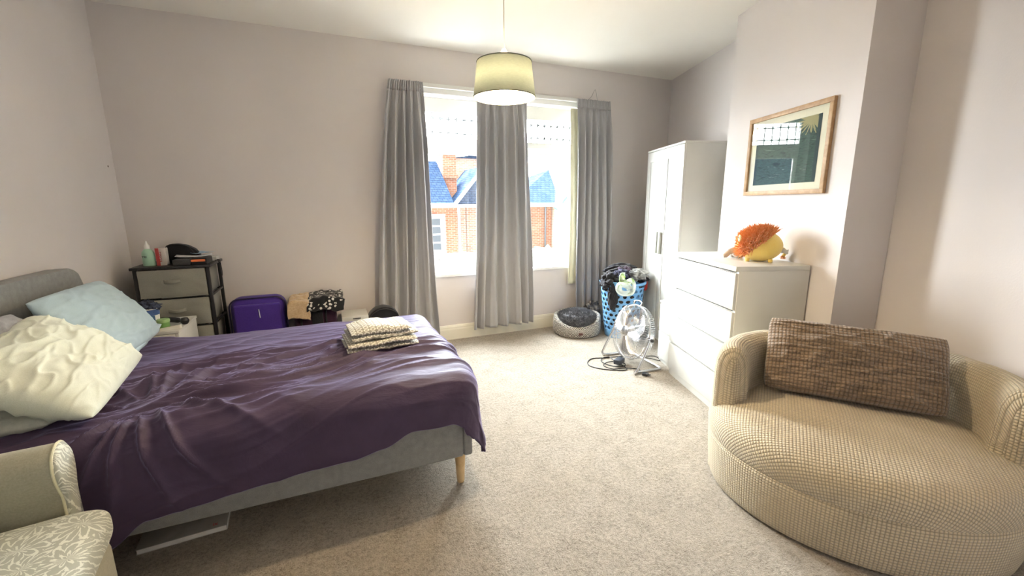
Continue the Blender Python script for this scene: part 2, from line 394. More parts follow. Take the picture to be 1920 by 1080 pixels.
# ---------------------------------------------------------------- curtain rail and curtains
def rail():
    r = thing('curtain_rail', 'white curtain rail and batten running above the two windows', 'curtain rail', (0, BY, 0))
    obj('batten', B((.66, -.022, 2.375), (2.86, -.001, 2.465), .004), M['gloss_white'], r)
    bm = bmesh.new(); box(bm, (.62, -.055, 2.42), (2.9, -.036, 2.436), .003)
    for x in (.75, 1.65, 2.75): box(bm, (x-.012, -.04, 2.41), (x+.012, -.02, 2.445), .002)
    obj('track', bm, M['gloss_white'], r)
rail()
def curtain(label, xt, xb, zt, zb, folds, amp, seed, y=BY-.105, lin=None, sway=None):
    root = thing('curtain', label, 'curtain', ((xb[0]+xb[1])/2, y, 0), 0, 'grey curtains at the two windows'); ox = root.location.x
    rnd = random.Random(seed); ph = [rnd.uniform(0, 6) for _ in range(6)]
    def fn(u, v, zt=zt, zb=zb, flat=False):
        z = zb+(zt-zb)*v; k = (zt-z)/(zt-zb); e = k**.75
        x0 = xt[0]+(xb[0]-xt[0])*e; x1 = xt[1]+(xb[1]-xt[1])*e
        uu = u+.018*math.sin(u*9+ph[0]+k*1.2)+.02*math.sin(u*17+ph[1])*k
        x = x0+(x1-x0)*u + .012*math.sin(k*5+u*6+ph[2])*k
        if sway: x += sway(u, k)
        big = math.sin(uu*folds*2*PI+ph[3]); big = math.copysign(abs(big)**.75, big)
        sm = math.sin(uu*folds*4*PI+ph[4])
        fine = math.sin(u*folds*2*PI*3.1+ph[5])
        a = amp*min(1, .35+k*3)
        t = max(0, 1-k*9)
        yy = a*big*(1-t*.6)+a*.3*sm*(1-t)*math.sin(3*k+ph[1])+.011*fine*t+.006*nz(u*5, z*2.2, seed)*(k*2+.3)
        return (x-ox, yy, z)
    W = abs(xb[1]-xb[0])
    bm = bmesh.new(); grid(bm, 200, 90, lambda u, v: fn(u, v*.965))
    o = obj('drape', bm, M['curtain'], root, auto='full'); s = o.modifiers.new('thickness', 'SOLIDIFY'); s.thickness = .004; s.offset = 0
    bm = bmesh.new(); grid(bm, 200, 8, lambda u, v: fn(u, .965+v*.035))
    o = obj('heading_tape', bm, M['curtain'], root, auto='full'); s = o.modifiers.new('thickness', 'SOLIDIFY'); s.thickness = .006; s.offset = 0
    nh = int(folds*1.4)
    for i in range(nh):
        x = xt[0]+(xt[1]-xt[0])*(i+.5)/nh-ox; bm = bmesh.new()
        tube(bm, [(x, .045, 2.425), (x, .03, 2.425), (x, .02, 2.40), (x, .0, 2.385)], .002, 5); obj('hook', bm, M['gloss_white'], root)
    if lin:
        x0, x1, z0, z1 = lin
        bm = bmesh.new(); grid(bm, 12, 40, lambda u, v: (x0+(x1-x0)*u-ox+.01*math.sin(v*4), .028+.008*math.sin(u*9+v*2), z0+(z1-z0)*v))
        o = obj('lining', bm, M['lining'], root, auto='full'); o['label'] = 'pale yellow curtain lining'
        s = o.modifiers.new('thickness', 'SOLIDIFY'); s.thickness = .003
    return root
curtain('grey pencil pleat curtain left of the left window, widest of the three', (.575, .865), (.335, .925), 2.445, .03, 5, .045, 3)
curtain('grey pencil pleat curtain hanging between the two windows behind the lampshade', (1.38, 1.885), (1.29, 1.965), 2.44, .11, 5.5, .038, 5)
curtain('grey pencil pleat curtain at the right window beside the laundry basket', (2.47, 2.875), (2.50, 2.97), 2.445, .02, 5, .042, 9, y=BY-.09, lin=(2.425, 2.52, .49, 2.35))

# ---------------------------------------------------------------- pendant lamp
def lamp():
    x, y = .855, 2.1
    r = thing('pendant_lamp', 'grey fabric drum lampshade pendant hanging from the ceiling, lit', 'lamp', (x, y, H))
    bm = bmesh.new(); lathe(bm, [(0, 0), (.045, 0), (.043, -.012), (.02, -.028), (.008, -.035), (0, -.035)][::-1], 32); obj('ceiling_rose', bm, M['gloss_white'], r)
    bm = bmesh.new(); tube(bm, [(0, 0, -.03), (0, 0, -.655)], .0032, 8); obj('cord', bm, mat('white_cord', (.55, .53, .48), .5), r)
    bm = bmesh.new(); lathe(bm, [(0, -.65), (.008, -.65), (.016, -.665), (.019, -.69), (.019, -.735), (0, -.735)][::-1], 24); obj('bulb_holder', bm, M['gloss_white'], r)
    m = bpy.data.materials.new('grey_lampshade_fabric'); m.use_nodes = True; t = m.node_tree; b = t.nodes['Principled BSDF']
    n = NT(m); v = n.coord(); f = n.noise(n.map(v, (1, 1, 6)), 60, 3)
    n.col(n.ramp(f, [(.3, (.46, .47, .39)), (.7, (.54, .55, .46))])); b.inputs['Roughness'].default_value = .9; b.inputs['Specular IOR Level'].default_value = .1
    tr = t.nodes.new('ShaderNodeBsdfTranslucent'); tr.inputs[0].default_value = (.51, .555, .51, 1); mx = t.nodes.new('ShaderNodeMixShader'); mx.inputs[0].default_value = .14
    out = t.nodes['Material Output']; t.links.new(b.outputs[0], mx.inputs[1]); t.links.new(tr.outputs[0], mx.inputs[2]); t.links.new(mx.outputs[0], out.inputs[0])
    zt, zb, rt_, rb = -.712, -.875, .134, .154
    bm = bmesh.new(); lathe(bm, [(rb, zb), (rt_, zt)], 64, cap=False)
    sh = obj('lamp_shade', bm, m, r, auto='full'); s = sh.modifiers.new('t', 'SOLIDIFY'); s.thickness = .002
    for rr, z in ((rt_, zt), (rb, zb)):
        bm = bmesh.new(); tube(bm, [(rr*math.cos(a*2*PI/64), rr*math.sin(a*2*PI/64), z) for a in range(64)], .0025, 6, closed=True); obj('shade_ring', bm, mat('dark_edge_trim', (.16, .17, .14), .7), sh)
    bm = bmesh.new()
    for k in range(3):
        a = 2*PI*k/3; tube(bm, [(.02*math.cos(a), .02*math.sin(a), -.735), (rt_*math.cos(a), rt_*math.sin(a), zt-.002)], .002, 5)
    tube(bm, [(.021*math.cos(a*2*PI/20), .021*math.sin(a*2*PI/20), -.735) for a in range(20)], .002, 5, closed=True)
    obj('spider_ring', bm, M['gloss_white'], sh)
    bm = bmesh.new(); lathe(bm, [(0, -.845), (.018, -.842), (.029, -.825), (.031, -.81), (.027, -.787), (.014, -.757), (.013, -.735), (0, -.735)], 24)
    obj('bulb', bm, mat('lit_bulb', (1, .9, .7), .4, emit=(1, .77, .50), es=125), r)
lamp()

# ---------------------------------------------------------------- bed
BX0, BX1, BY0, BY1 = -1.33, .56, 1.825, 3.17
def bed():
    r = thing('bed', 'double bed with grey upholstered frame and headboard against the left wall', 'bed', (BX0, BY0, 0))
    def loc(bm): bmesh.ops.translate(bm, vec=(-BX0, -BY0, 0), verts=bm.verts); return bm
    # headboard: gently rounded top corners
    bm = bmesh.new(); n = 40; F, K = [], []
    ys = BY0-.02, BY1+.04; pr = []
    for i in range(n+1):
        t = i/n; yy = ys[0]+(ys[1]-ys[0])*t; d = min(t, 1-t)*(ys[1]-ys[0]); c = .13
        z = 1.045 - (c-math.sqrt(max(0, c*c-(c-d)**2)) if d < c else 0)*.85
        pr.append((yy, z))
    out = [(ys[0], .2)]+pr+[(ys[1], .2)]
    a = [bm.verts.new((LX+.012, y, z)) for y, z in out]; b = [bm.verts.new((BX0+.0, y, z)) for y, z in out]
    fa = bm.faces.new(a); fb = bm.faces.new(b[::-1]); m = len(out)
    for i in range(m): bm.faces.new((a[i], b[i], b[(i+1) % m], a[(i+1) % m]))
    es = [e for e in bm.edges if (e.verts[0].co.x == e.verts[1].co.x) and e.verts[0].co.z > .21]
    bmesh.ops.bevel(bm, geom=es, offset=.022, segments=4, profile=.5, affect='EDGES')
    obj('headboard', loc(bm), M['grey_uph'], r)
    obj('side_rail', loc(B((BX0, BY0, .17), (BX1-.045, BY0+.045, .39), .012, 3)), M['grey_uph'], r)
    obj('side_rail', loc(B((BX0, BY1-.045, .17), (BX1-.045, BY1, .39), .012, 3)), M['grey_uph'], r)
    obj('foot_rail', loc(B((BX1-.045, BY0, .17), (BX1, BY1, .39), .012, 3)), M['grey_uph'], r)
    bm = bmesh.new()
    for k in range(12):
        x = BX0+.12+k*.145; box(bm, (x, BY0+.045, .30), (x+.07, BY1-.045, .318))
    obj('slats', loc(bm), M['wood_leg'], r)
    obj('mattress', loc(B((BX0+.01, BY0+.05, .32), (BX1-.05, BY1-.05, .525), .06, 5)), M['stripe_case'], r)
    for x, y in ((BX1-.05, BY0+.06), (BX1-.05, BY1-.06), (BX0+.08, BY0+.06), (BX0+.08, BY1-.06)):
        bm = bmesh.new(); lathe(bm, [(0, 0), (.017, 0), (.019, .01), (.028, .17), (0, .17)], 24, c=(x, y, 0)); obj('leg', loc(bm), M['wood_leg'], r)
bed()
def lerp_table(tab, x):
    if x <= tab[0][0]: return tab[0][1]
    for (a, p), (b, q) in zip(tab, tab[1:]):
        if x <= b: t = (x-a)/(b-a); t = t*t*(3-2*t); return p+(q-p)*t
    return tab[-1][1]
def duvet():
    r = .105; X1 = BX1+.058; Y0 = BY0-.024; Y1 = BY1-.01; top = .585
    hem = [(-1.15, .06), (-.95, .10), (-.82, .17), (-.7, .245), (-.55, .27), (-.3, .29), (0, .30), (.15, .33), (.28, .375), (.45, .37), (.56, .31), (.7, .27)]
    ix, iy0, iy1 = X1-r, Y0+r, Y1-r
    xa = -1.16
    nu, nv = 330, 300
    def f(d):
        if d <= 0: return 0, 0
        q = r*PI/2
        if d < q: return r*math.sin(d/r), r*(1-math.cos(d/r))
        return r+.10*(d-q), r+(d-q)
    def fn(u, v):
        s = xa + (ix+.36-xa)*u
        dn = (top-lerp_table(hem, min(s, X1)))-r+r*PI/2
        df = .20
        tot = dn+(iy1-iy0)+df; w = v*tot
        ex = max(0, s-ix)
        if w < dn: ey = -(dn-w); yb = iy0
        elif w > dn+(iy1-iy0): ey = w-dn-(iy1-iy0); yb = iy1
        else: ey = 0; yb = iy0+w-dn
        xb = min(s, ix)
        # keep the foot corner from getting too long
        d = math.hypot(ex, ey*.999)
        if ex > 0 and ey != 0: d = (ex**3+abs(ey)**3)**(1/3)*1.04
        o, dz = f(d)
        hx, hy = (ex/math.hypot(ex, ey), ey/math.hypot(ex, ey)) if d > 0 else (0, 0)
        P = Vector((xb+o*hx, yb+o*hy, top-dz))
        # normal of the drape
        a = min(d/r, PI/2) if d > 0 else 0
        n = Vector((hx*math.sin(a), hy*math.sin(a), math.cos(a)))
        S, T = s, (yb+ey)
        # loft and folds
        h = .018*nz(S*1.7, T*1.9, 4)+.010*nz(S*4, T*4, 8)
        q = noise.noise_vector(Vector((S*1.1, T*1.1, 2.2)))*.22
        def ridge(a_, b_, z_, p=3): return (1-min(1, abs(nz(a_, b_, z_))*2.4))**p
        cs, sn = math.cos(.22), math.sin(.22)
        A = (S+q.x)*cs+(T+q.y)*sn; Bq = -(S+q.x)*sn+(T+q.y)*cs
        mid = math.exp(-((T-2.35)/.42)**2)*(.35+.65*math.exp(-((S+.45)/.75)**2))
        g = math.exp(-(((S+.05)/.42)**2+((T-2.3)/.30)**2))
        rr = ridge(A*1.5, Bq*7.5, 1.5, 2)*.030+ridge(A*2.8, Bq*13, 5.5, 2)*.020+ridge(A*4.5, Bq*8, 9.5, 2)*.014*g+ridge(A*4+Bq*3, Bq*20, 3.5, 2)*.007
        h += rr*(mid+.16)
        # fan of folds near the pillows / near side
        cx, cy = -.72, 2.02; dx, dy = S-cx, T-cy; rad = math.hypot(dx, dy); ang = math.atan2(dy, dx)
        fan = (1-min(1, abs(nz(ang*3.2, rad*1.6, 12))*2.4))**2
        h += .030*fan*math.exp(-((rad-.18)/.30)**2)*min(1, (rad/.16)**2)
        # side drape: long vertical folds
        if d > r:
            k = min(1, (d-r)/.2)
            along = S if abs(ey) > ex else T
            h += k*.014*math.sin(along*9+2*nz(along*2, 0, 3)) + k*.012*nz(along*7, P.z*1.5, 6)
            h = max(h, -.008)
        if T > 2.85: h += .035*math.exp(-((S+.98)/.16)**2)*min(1, (T-2.85)/.15)*(1 if ey == 0 else .5)
        P += n*h
        if u > .999 or v < .001 or v > .999: P -= n*.004
        return P
    bm = bmesh.new(); grid(bm, nu, nv, fn)
    for v in bm.verts: v.co -= Vector((0, 2.5, 0))
    o = obj('duvet', bm, M['plum'], auto='full'); o.location = (0, 2.5, 0)
    s = o.modifiers.new('loft', 'SOLIDIFY'); s.thickness = .022; s.offset = -.9
    tag(o, 'dark plum purple rumpled duvet spread over the bed', 'duvet')
duvet()
def pillow(name, label, m, A, Bc, Cc, D, thick, seed, sag=.0, cat='pillow', kn=1.0, wr=1.0, uvs=None, nose=.04, n=56):
    """corners A,B (top edge), C,D (bottom edge, under B and A)"""
    A, Bc, Cc, D = map(Vector, (A, Bc, Cc, D)); c = (A+Bc+Cc+D)/4
    nrm = (Bc-A).cross(D-A).normalized()*-1
    if nrm.z < 0: nrm = -nrm
    bm = bmesh.new(); lay = bm.loops.layers.uv.verify()
    def surf(sgn):
        def fn(u, v):
            a, b = 2*u-1, 2*v-1
            pin = 1-nose*(1-abs(a)**2.2)*abs(b)**3, 1-nose*(1-abs(b)**2.2)*abs(a)**3
            a2, b2 = a*pin[1], b*pin[0]
            cr = 1-.055*(a*b)**4; a2 *= cr; b2 *= cr
            p = A.lerp(Bc, (a2+1)/2).lerp(D.lerp(Cc, (a2+1)/2), (b2+1)/2)
            prof = ((1-abs(a)**2.6)*(1-abs(b)**2.6))**.55
            w = noise.noise_vector(Vector((a*1.1, b*1.1, seed)))*.8
            rd = (1-min(1, abs(nz(a*2.2+w.x+seed, b*2.2+w.y, seed))*2.5))**2
            rd2 = (1-min(1, abs(nz(a*2.6-w.y*1.5, b*4.5+w.x, seed+9))*2.8))**3
            h = prof*(1+.18*nz(a*1.4, b*1.4, seed+3))+wr*(.13*rd+.11*rd2+.05*nz(a*6, b*6, seed))*min(1, prof*2.2)
            return p+nrm*(sgn*thick*h) - c + Vector((0, 0, -sag*(1-abs(a))*abs(b)))
        return fn
    sx, sy = (Bc-A).length, (D-A).length
    for sgn in (1, -1): grid(bm, n, n, surf(sgn), lambda u, v: (u*sx, v*sy))
    bmesh.ops.remove_doubles(bm, verts=bm.verts, dist=.0005)
    o = obj(name, bm, m, auto='full'); o.location = c
    return tag(o, label, cat, 'pillows on the bed' if name == 'pillow' else None)
pillow('pillow', 'pale blue pillow laid flat under the leaning blue pillow by the headboard', M['blue_case'], (-1.29, 2.62, .625), (-1.29, 3.10, .645), (-.97, 3.13, .68), (-.95, 2.62, .645), .05, 11)
pillow('pillow', 'light blue pillow leaning on the headboard at the far side', M['blue_case'], (-1.245, 2.46, .975), (-1.235, 3.14, .97), (-.955, 3.04, .655), (-.98, 2.43, .64), .070, 21, nose=.02, wr=.8)
pillow('pillow', 'pale grey flat pillow lowest in the pile at the near bed edge', M['stripe_case'], (-1.29, 1.86, .63), (-1.29, 2.40, .63), (-.96, 2.36, .63), (-.96, 1.90, .625), .04, 31)
pillow('pillow', 'dark grey pillow tucked between headboard and white pillow', M['grey_case'], (-1.27, 1.90, .945), (-1.26, 2.42, .945), (-1.12, 2.45, .72), (-1.12, 1.92, .72), .060, 41)
pillow('pillow', 'creased pale greenish white pillow on top of the pile', M['white_case'], (-1.20, 1.85, .82), (-1.215, 2.43, .925), (-.90, 2.60, .645), (-.83, 1.88, .625), 0.100, 57, wr=.8, nose=.02, n=90)

def linen_mat():
    m = mat('grey_ring_print_cotton', (.6, .6, .55), .85, sheen=.2, spec=.2); n = NT(m)
    s = n.sep(n.coord('UV')); u = n.m('MULTIPLY', s[0], 30); v = n.m('MULTIPLY', s[1], 30)
    fu = n.m('SUBTRACT', n.m('FRACT', u), .5); fv = n.m('SUBTRACT', n.m('FRACT', v), .5)
    d = n.m('SQRT', n.m('ADD', n.m('MULTIPLY', fu, fu), n.m('MULTIPLY', fv, fv)))
    ring = n.m('LESS_THAN', n.m('ABSOLUTE', n.m('SUBTRACT', d, .34)), .10)
    n.col(n.mix(ring, (.36, .345, .29), (.82, .81, .75))); return m
M['linen'] = linen_mat()
def linen():
    bm = bmesh.new(); lay = bm.loops.layers.uv.verify()
    rnd = random.Random(4); z = 0
    for k, (w, d, t) in enumerate(((.375, .28, .030), (.365, .285, .030), (.355, .265, .034), (.32, .25, .026))):
        ox, oy, sk = rnd.uniform(-.01, .01), rnd.uniform(-.012, .012), rnd.uniform(-.05, .05)
        nu, nv = 48, 20
        def fn(u, v, k=k, w=w, d=d, t=t, ox=ox, oy=oy, sk=sk, z=z):
            # v goes round the cross-section (folded edge in front), u along the width
            a = 2*PI*v; cy = math.copysign(abs(math.cos(a))**.35, math.cos(a)); cz = math.copysign(abs(math.sin(a))**.9, math.sin(a))
            e = abs(2*u-1); sq = (1-e**8)**.5 if e < 1 else 0
            x = (u-.5)*w; y = cy*d/2*(1-.04*e**3); zz = t/2+cz*t/2*max(.55, sq)
            if k == 3 and cz > 0: zz += .018*cz*sq*(1-e*e)*(1+.8*nz(x*9, y*9, 1))
            zz += .010*nz(x*8, y*8, k*3)*sq+.006*nz(x*22, y*17, k)*sq
            x *= 1+.02*nz(y*14, zz*40, k+7)
            return (x*math.cos(sk)-y*math.sin(sk)+ox, x*math.sin(sk)+y*math.cos(sk)+oy+.004*nz(x*14, 0, k), zz+z)
        V = grid(bm, nu, nv*2, fn, lambda u, v, fn=fn, k=k: (fn(u, v)[0]+.5+k*.013, fn(u, v)[1]+.5+1.2*fn(u, v)[2]+k*.017))
        bm.faces.new(V[0][:-1]); bm.faces.new(V[-1][:-1])
        z += t*.93
    o = obj('folded_bedding', bm, M['linen'], auto='full'); o.location = (.215, 2.44, .603); o.rotation_euler = (0, 0, math.radians(6))
    tag(o, 'folded grey and white ring patterned bedding on the plum duvet', 'bed linen')
linen()

# ---------------------------------------------------------------- fabric drawer unit in the corner and what stands on it
M['drawer_cloth'] = fabric('grey_drawer_fabric', (.265, .265, .235), (.32, .32, .285), 260, .95, .1, .3, 8)
def drawer_unit():
    x0, x1, y0, y1, h = -1.29, -.84, 3.735, 4.115, .955
    r = thing('drawer_unit', 'black metal drawer unit with grey fabric drawers in the corner', 'drawers', (x0, y0, 0)); W, D = x1-x0, y1-y0
    bm = bmesh.new(); t = .022
    for x in (0, W-t):
        for y in (0, D-t): box(bm, (x, y, 0), (x+t, y+t, h-.018), .003)
    for z in (.06, .285, .50, .715):
        for x in (0, W-t): box(bm, (x+.004, t, z), (x+t-.004, D-t, z+.016), .002)
        box(bm, (t, .003, z-.006), (W-t, .012, z+.004))
        box(bm, (t, D-.02, z), (W-t, D-.004, z+.016))
    obj('frame', bm, M['black_metal'], r)
    obj('top_board', B((-.012, -.012, h-.02), (W+.012, D+.012, h), .003), tint('black_ash', (.012, .012, .014), (.03, .03, .033), 40, .4), r)
    for k, z in enumerate((.078, .302, .517, .732)):
        hh = .196 if k < 3 else .198
        bm = bmesh.new()
        def fn(u, v, z=z, hh=hh, k=k):
            x = t+.004+(W-2*t-.008)*u; b = (1-(2*u-1)**6)*(1-(2*v-1)**6)
            sagz = .004*math.sin(u*PI)*(1-v)
            return (x, -.004-.010*b*(1+.8*nz(u*3, v*2, k*5))-.004*(1-min(1, abs(nz(u*2+v*1.5, v*1.0, k+2))*3)), z+hh*v-sagz)
        grid(bm, 30, 16, fn)
        box(bm, (t+.004, .0, z), (W-t-.004, .004, z+hh)); box(bm, (t+.004, .0, z), (t+.01, D-.03, z+hh)); box(bm, (W-t-.01, .0, z), (W-t-.004, D-.03, z+hh)); box(bm, (t+.004, .0, z), (W-t-.004, D-.03, z+.005))
        dr = obj('drawer', bm, M['drawer_cloth'], r, auto='full')
        bm = bmesh.new(); zz = z+hh*.60
        grid(bm, 12, 4, lambda u, v: (W/2-.055+.11*u, -.016-.022*math.sin(PI*u), zz-.011+.022*v-.006*math.sin(PI*u)))
        hd = obj('handle', bm, M['drawer_cloth'], dr, auto='full'); s = hd.modifiers.new('t', 'SOLIDIFY'); s.thickness = .004
    return r
drawer_unit()
zt = .955
def on_unit():
    # mint pump-nozzle bottle
    r = thing('bottle', 'mint green bottle with white nozzle at the left end of the drawer unit', 'bottle', (-1.215, 3.835, zt))
    bm = bmesh.new(); lathe(bm, [(0, 0), (.034, 0), (.037, .006), (.037, .085), (.034, .10), (.02, .118), (.013, .122), (0, .122)], 28); obj('body', bm, mat('mint_plastic', (.42, .68, .52), .35), r)
    bm = bmesh.new(); lathe(bm, [(0, .122), (.017, .122), (.016, .142), (.008, .160), (.004, .178), (0, .178)], 20); obj('nozzle', bm, M['gloss_white'], r)
    mt = Matrix.Translation((-.012, -.0375, .066)) @ Matrix.Rotation(-.32, 4, 'Z') @ Matrix.Rotation(PI/2, 4, 'X')
    text_mesh('lettering', 'TRE', .020, M['black_plastic'], r, mt)
    # tall red and white box
    r = thing('carton', 'white carton with red lettering between the mint bottle and black pouch', 'box', (-1.135, 3.83, zt), math.radians(-8))
    obj('box_body', B((-.028, -.02, 0), (.034, .02, .125), .002), tint('white_card', (.62, .58, .55), (.68, .64, .61), 10, .6), r)
    obj('red_panel', B((-.0285, -.0212, .0), (-.006, -.0195, .125)), mat('red_print', (.50, .07, .07), .5), r)
    mt = Matrix.Translation((-.0175+.016, -.0225, .062)) @ Matrix.Rotation(PI/2, 4, 'X') @ Matrix.Rotation(PI/2, 4, 'Z')
    text_mesh('lettering', 'ROSES', .026, mat('red_ink', (.5, .05, .05), .5), r, mt)
    # black pouch, arched outline
    r = thing('pouch', 'upright black arched pouch standing behind the papers on the drawer unit', 'pouch', (-1.03, 3.915, zt), math.radians(-4))
    bm = bmesh.new(); pr = [(-.085, 0), (-.09, .13), (-.07, .145), (-.02, .147), (.04, .133), (.085, .105), (.115, .05), (.12, 0)]
    a = [bm.verts.new((x, -.03, z)) for x, z in pr]; b = [bm.verts.new((x, .03, z)) for x, z in pr]; n = len(pr)
    bm.faces.new(a); bm.faces.new(b[::-1])
    for i in range(n): bm.faces.new((a[i], b[i], b[(i+1) % n], a[(i+1) % n]))
    bmesh.ops.bevel(bm, geom=bm.edges[:], offset=.010, segments=3, profile=.5, affect='EDGES')
    obj('pouch_body', bm, M['black_cloth'], r)
    bm = bmesh.new(); tube(bm, smoothpath([(-.09, -.032, .03), (-.088, -.032, .128), (-.02, -.032, .140), (.05, -.032, .122), (.11, -.032, .03)], 6), .0025, 6); obj('zip', bm, M['black_plastic'], r)
    # dark grey case with orange band, and a black one
    o = tag(obj('case', B((-.058, -.05, 0), (.048, .05, .042), .006), fabric('dark_grey_nylon', (.045, .047, .05), (.07, .07, .075), 200)), 'small dark grey case at the front of the drawer unit top', 'case'); o.location = (-1.0, 3.80, zt)
    r = thing('case', 'black case with an orange band at the right of the drawer unit top', 'case', (-.915, 3.83, zt))
    obj('case_body', B((-.033, -.085, 0), (.066, .09, .048), .010, 3), M['black_cloth'], r)
    obj('orange_band', B((-.031, -.087, .022), (.056, -.083, .038), .003), mat('orange_print', (.85, .22, .08), .5), r)
    # papers
    def paper(label, loc, rz, m, w=.18, d=.13, seed=0, curl=.012):
        bm = bmesh.new(); grid(bm, 14, 10, lambda u, v: ((u-.5)*w, (v-.5)*d, .001+curl*(abs(2*u-1)**2)*(.5+.5*nz(u*2, v*2, seed))))
        o = obj('paper_sheet', bm, m, auto='full'); s = o.modifiers.new('t', 'SOLIDIFY'); s.thickness = .0015; o.location = loc; o.rotation_euler = (.02, 0, rz); tag(o, label, 'paper')
    paper('white crumpled paper lying on the cases atop the drawer unit', (-.945, 3.845, zt+.053), .15, tint('printed_paper', (.55, .57, .6), (.75, .76, .78), 30, .7), .22, .12, 1, .02)
    paper('pale blue leaflet on top at the back right of the drawer unit', (-.90, 3.90, zt+.072), -.5, mat('pale_blue_paper', (.35, .52, .68), .6), .11, .11, 2, .012)
    o = obj('leaflet_stack', B((-.03, -.05, 0), (.03, .05, .03), .002), tint('grey_paper_stack', (.45, .45, .42), (.6, .6, .58), 60, .8)); o.location = (-.865, 4.02, zt)
    tag(o, 'small stack of grey leaflets at the back right corner of the drawer unit', 'paper')
    bm = bmesh.new(); x = -.819
    tube(bm, smoothpath([(x-.02, 3.93, zt+.006), (x, 3.94, zt+.004), (x+.004, 3.95, .90), (x+.004, 3.97, .84), (x+.004, 3.99, .835), (x+.004, 4.0, .87), (x+.004, 3.985, .93), (x, 3.98, zt+.004), (x-.02, 3.99, zt+.006)], 6), .0025, 6)
    tag(obj('cable', bm, M['black_plastic']), 'thin black cable looped over the right side of the drawer unit', 'cable')
on_unit()

# ---------------------------------------------------------------- bedside table with clutter
def bedside():
    zt = .60
    r = thing('bedside_table', 'small white bedside table between bed and drawer unit', 'bedside table', (-1.38, 3.24, 0)); W, D = .44, .40
    bm = bmesh.new()
    box(bm, (0, 0, .02), (.018, D, zt-.018), .001); box(bm, (W-.018, 0, .02), (W, D, zt-.018), .001); box(bm, (.018, D-.018, .02), (W-.018, D, zt-.018)); box(bm, (.018, 0, .04), (W-.018, D, .058))
    obj('body', bm, M['furn_white'], r); obj('table_top', B((-.005, -.005, zt-.018), (W+.005, D+.005, zt), .003), M['furn_white'], r)
    dr = obj('drawer_front', B((.02, -.012, zt-.20), (W-.02, .004, zt-.022), .002), M['furn_white'], r)
    bm = bmesh.new(); lathe(bm, [(0, 0), (.006, 0), (.008, .012), (.014, .016), (.012, .024), (0, .026)], 20, mtx=Matrix.Translation((W/2, -.012, zt-.11)) @ Matrix.Rotation(PI/2, 4, 'X')); obj('knob', bm, M['silver'], dr)
    # white tub
    r = thing('tub', 'white plastic tub with blue label and dark contents on the bedside table', 'tub', (-1.13, 3.40, zt))
    bm = bmesh.new(); lathe(bm, [(0, 0), (.050, 0), (.054, .004), (.060, .128), (.062, .13), (.058, .13), (.05, .01), (0, .01)], 32); obj('tub_body', bm, M['gloss_white'], r)
    bm = bmesh.new(); lathe(bm, [(.0602, .085), (.0608, .122)], 32, cap=False); obj('label_band', bm, mat('blue_label', (.06, .13, .35), .4), r)
    bm = bmesh.new()
    box(bm, (-.004, -.0595, .05), (.03, -.057, .085), .001, mtx=Matrix.Rotation(.35, 4, 'Z')); obj('label_patch', bm, mat('blue_patch', (.05, .14, .30), .4), r)
    o = crumple('scrunched_cloth', tint('navy_cloth', (.01, .014, .03), (.06, .08, .14), 40, .8), (-1.13, 3.40, zt+.135), (.066, .062, .042), 3, .4, 2.5, sub=4)
    tag(o, 'dark navy scrunched cloth stuffed in the white tub', 'cloth')
    o = crumple('brush_head', tint('brown_hair', (.08, .05, .035), (.2, .13, .1), 80, .8), (-1.185, 3.37, zt+.125), (.026, .024, .03), 5, .3, 3, sub=3)
    tag(o, 'small brown tuft sticking out at the left of the white tub', 'hair accessory')
    r = thing('pot', 'green lidded pot on the bedside table in front of the white tub', 'pot', (-1.045, 3.36, zt))
    bm = bmesh.new(); lathe(bm, [(0, 0), (.030, 0), (.032, .004), (.032, .036), (0, .036)], 28); obj('pot_body', bm, mat('green_plastic', (.20, .42, .12), .4), r)
    bm = bmesh.new(); lathe(bm, [(0, .036), (.034, .036), (.035, .04), (.035, .052), (.032, .056), (0, .056)], 28); obj('lid', bm, mat('light_green_plastic', (.38, .60, .26), .4), r)
    # black items
    o = crumple('black_cloth', M['black_cloth'], (-1.27, 3.36, zt+.030), (.125, .075, .036), 8, .35, 2.2, sub=4, floor=-.028); tag(o, 'black crumpled cloth at the left of the bedside table top', 'cloth')
    bm = bmesh.new(); tube(bm, smoothpath([(-.09, .05, .022), (-.04, .03, .030), (.02, .005, .026), (.06, -.02, .022)], 6), [.020]*5+[.018]*9+[.013]*5, 12)
    lathe(bm, [(0, -.024), (.015, -.022), (.024, -.008), (.026, .004), (.018, .02), (0, .024)], 20, c=(.072, -.035, .026))
    r2 = obj('hairdryer', bm, M['black_plastic']); r2.location = (-1.01, 3.42, zt); tag(r2, 'black hairbrush-like gadget on the bedside table beside the green pot', 'hairdryer'); r2.name = 'hair_tool'
    r2['category'] = 'hair tool'; r2['label'] = 'black rounded hair tool behind the green pot on the bedside table'
    bm = bmesh.new(); grid(bm, 8, 8, lambda u, v: ((u-.5)*.13, (v-.5)*.09, .002+.01*u*v)); o = obj('paper_sheet', bm, mat('note_paper', (.68, .67, .60), .7)); o.location = (-1.0, 3.295, zt); o.rotation_euler = (0, 0, .3)
    s = o.modifiers.new('t', 'SOLIDIFY'); s.thickness = .001; tag(o, 'cream folded paper on the bedside table corner nearest the foot of the bed', 'paper')
bedside()

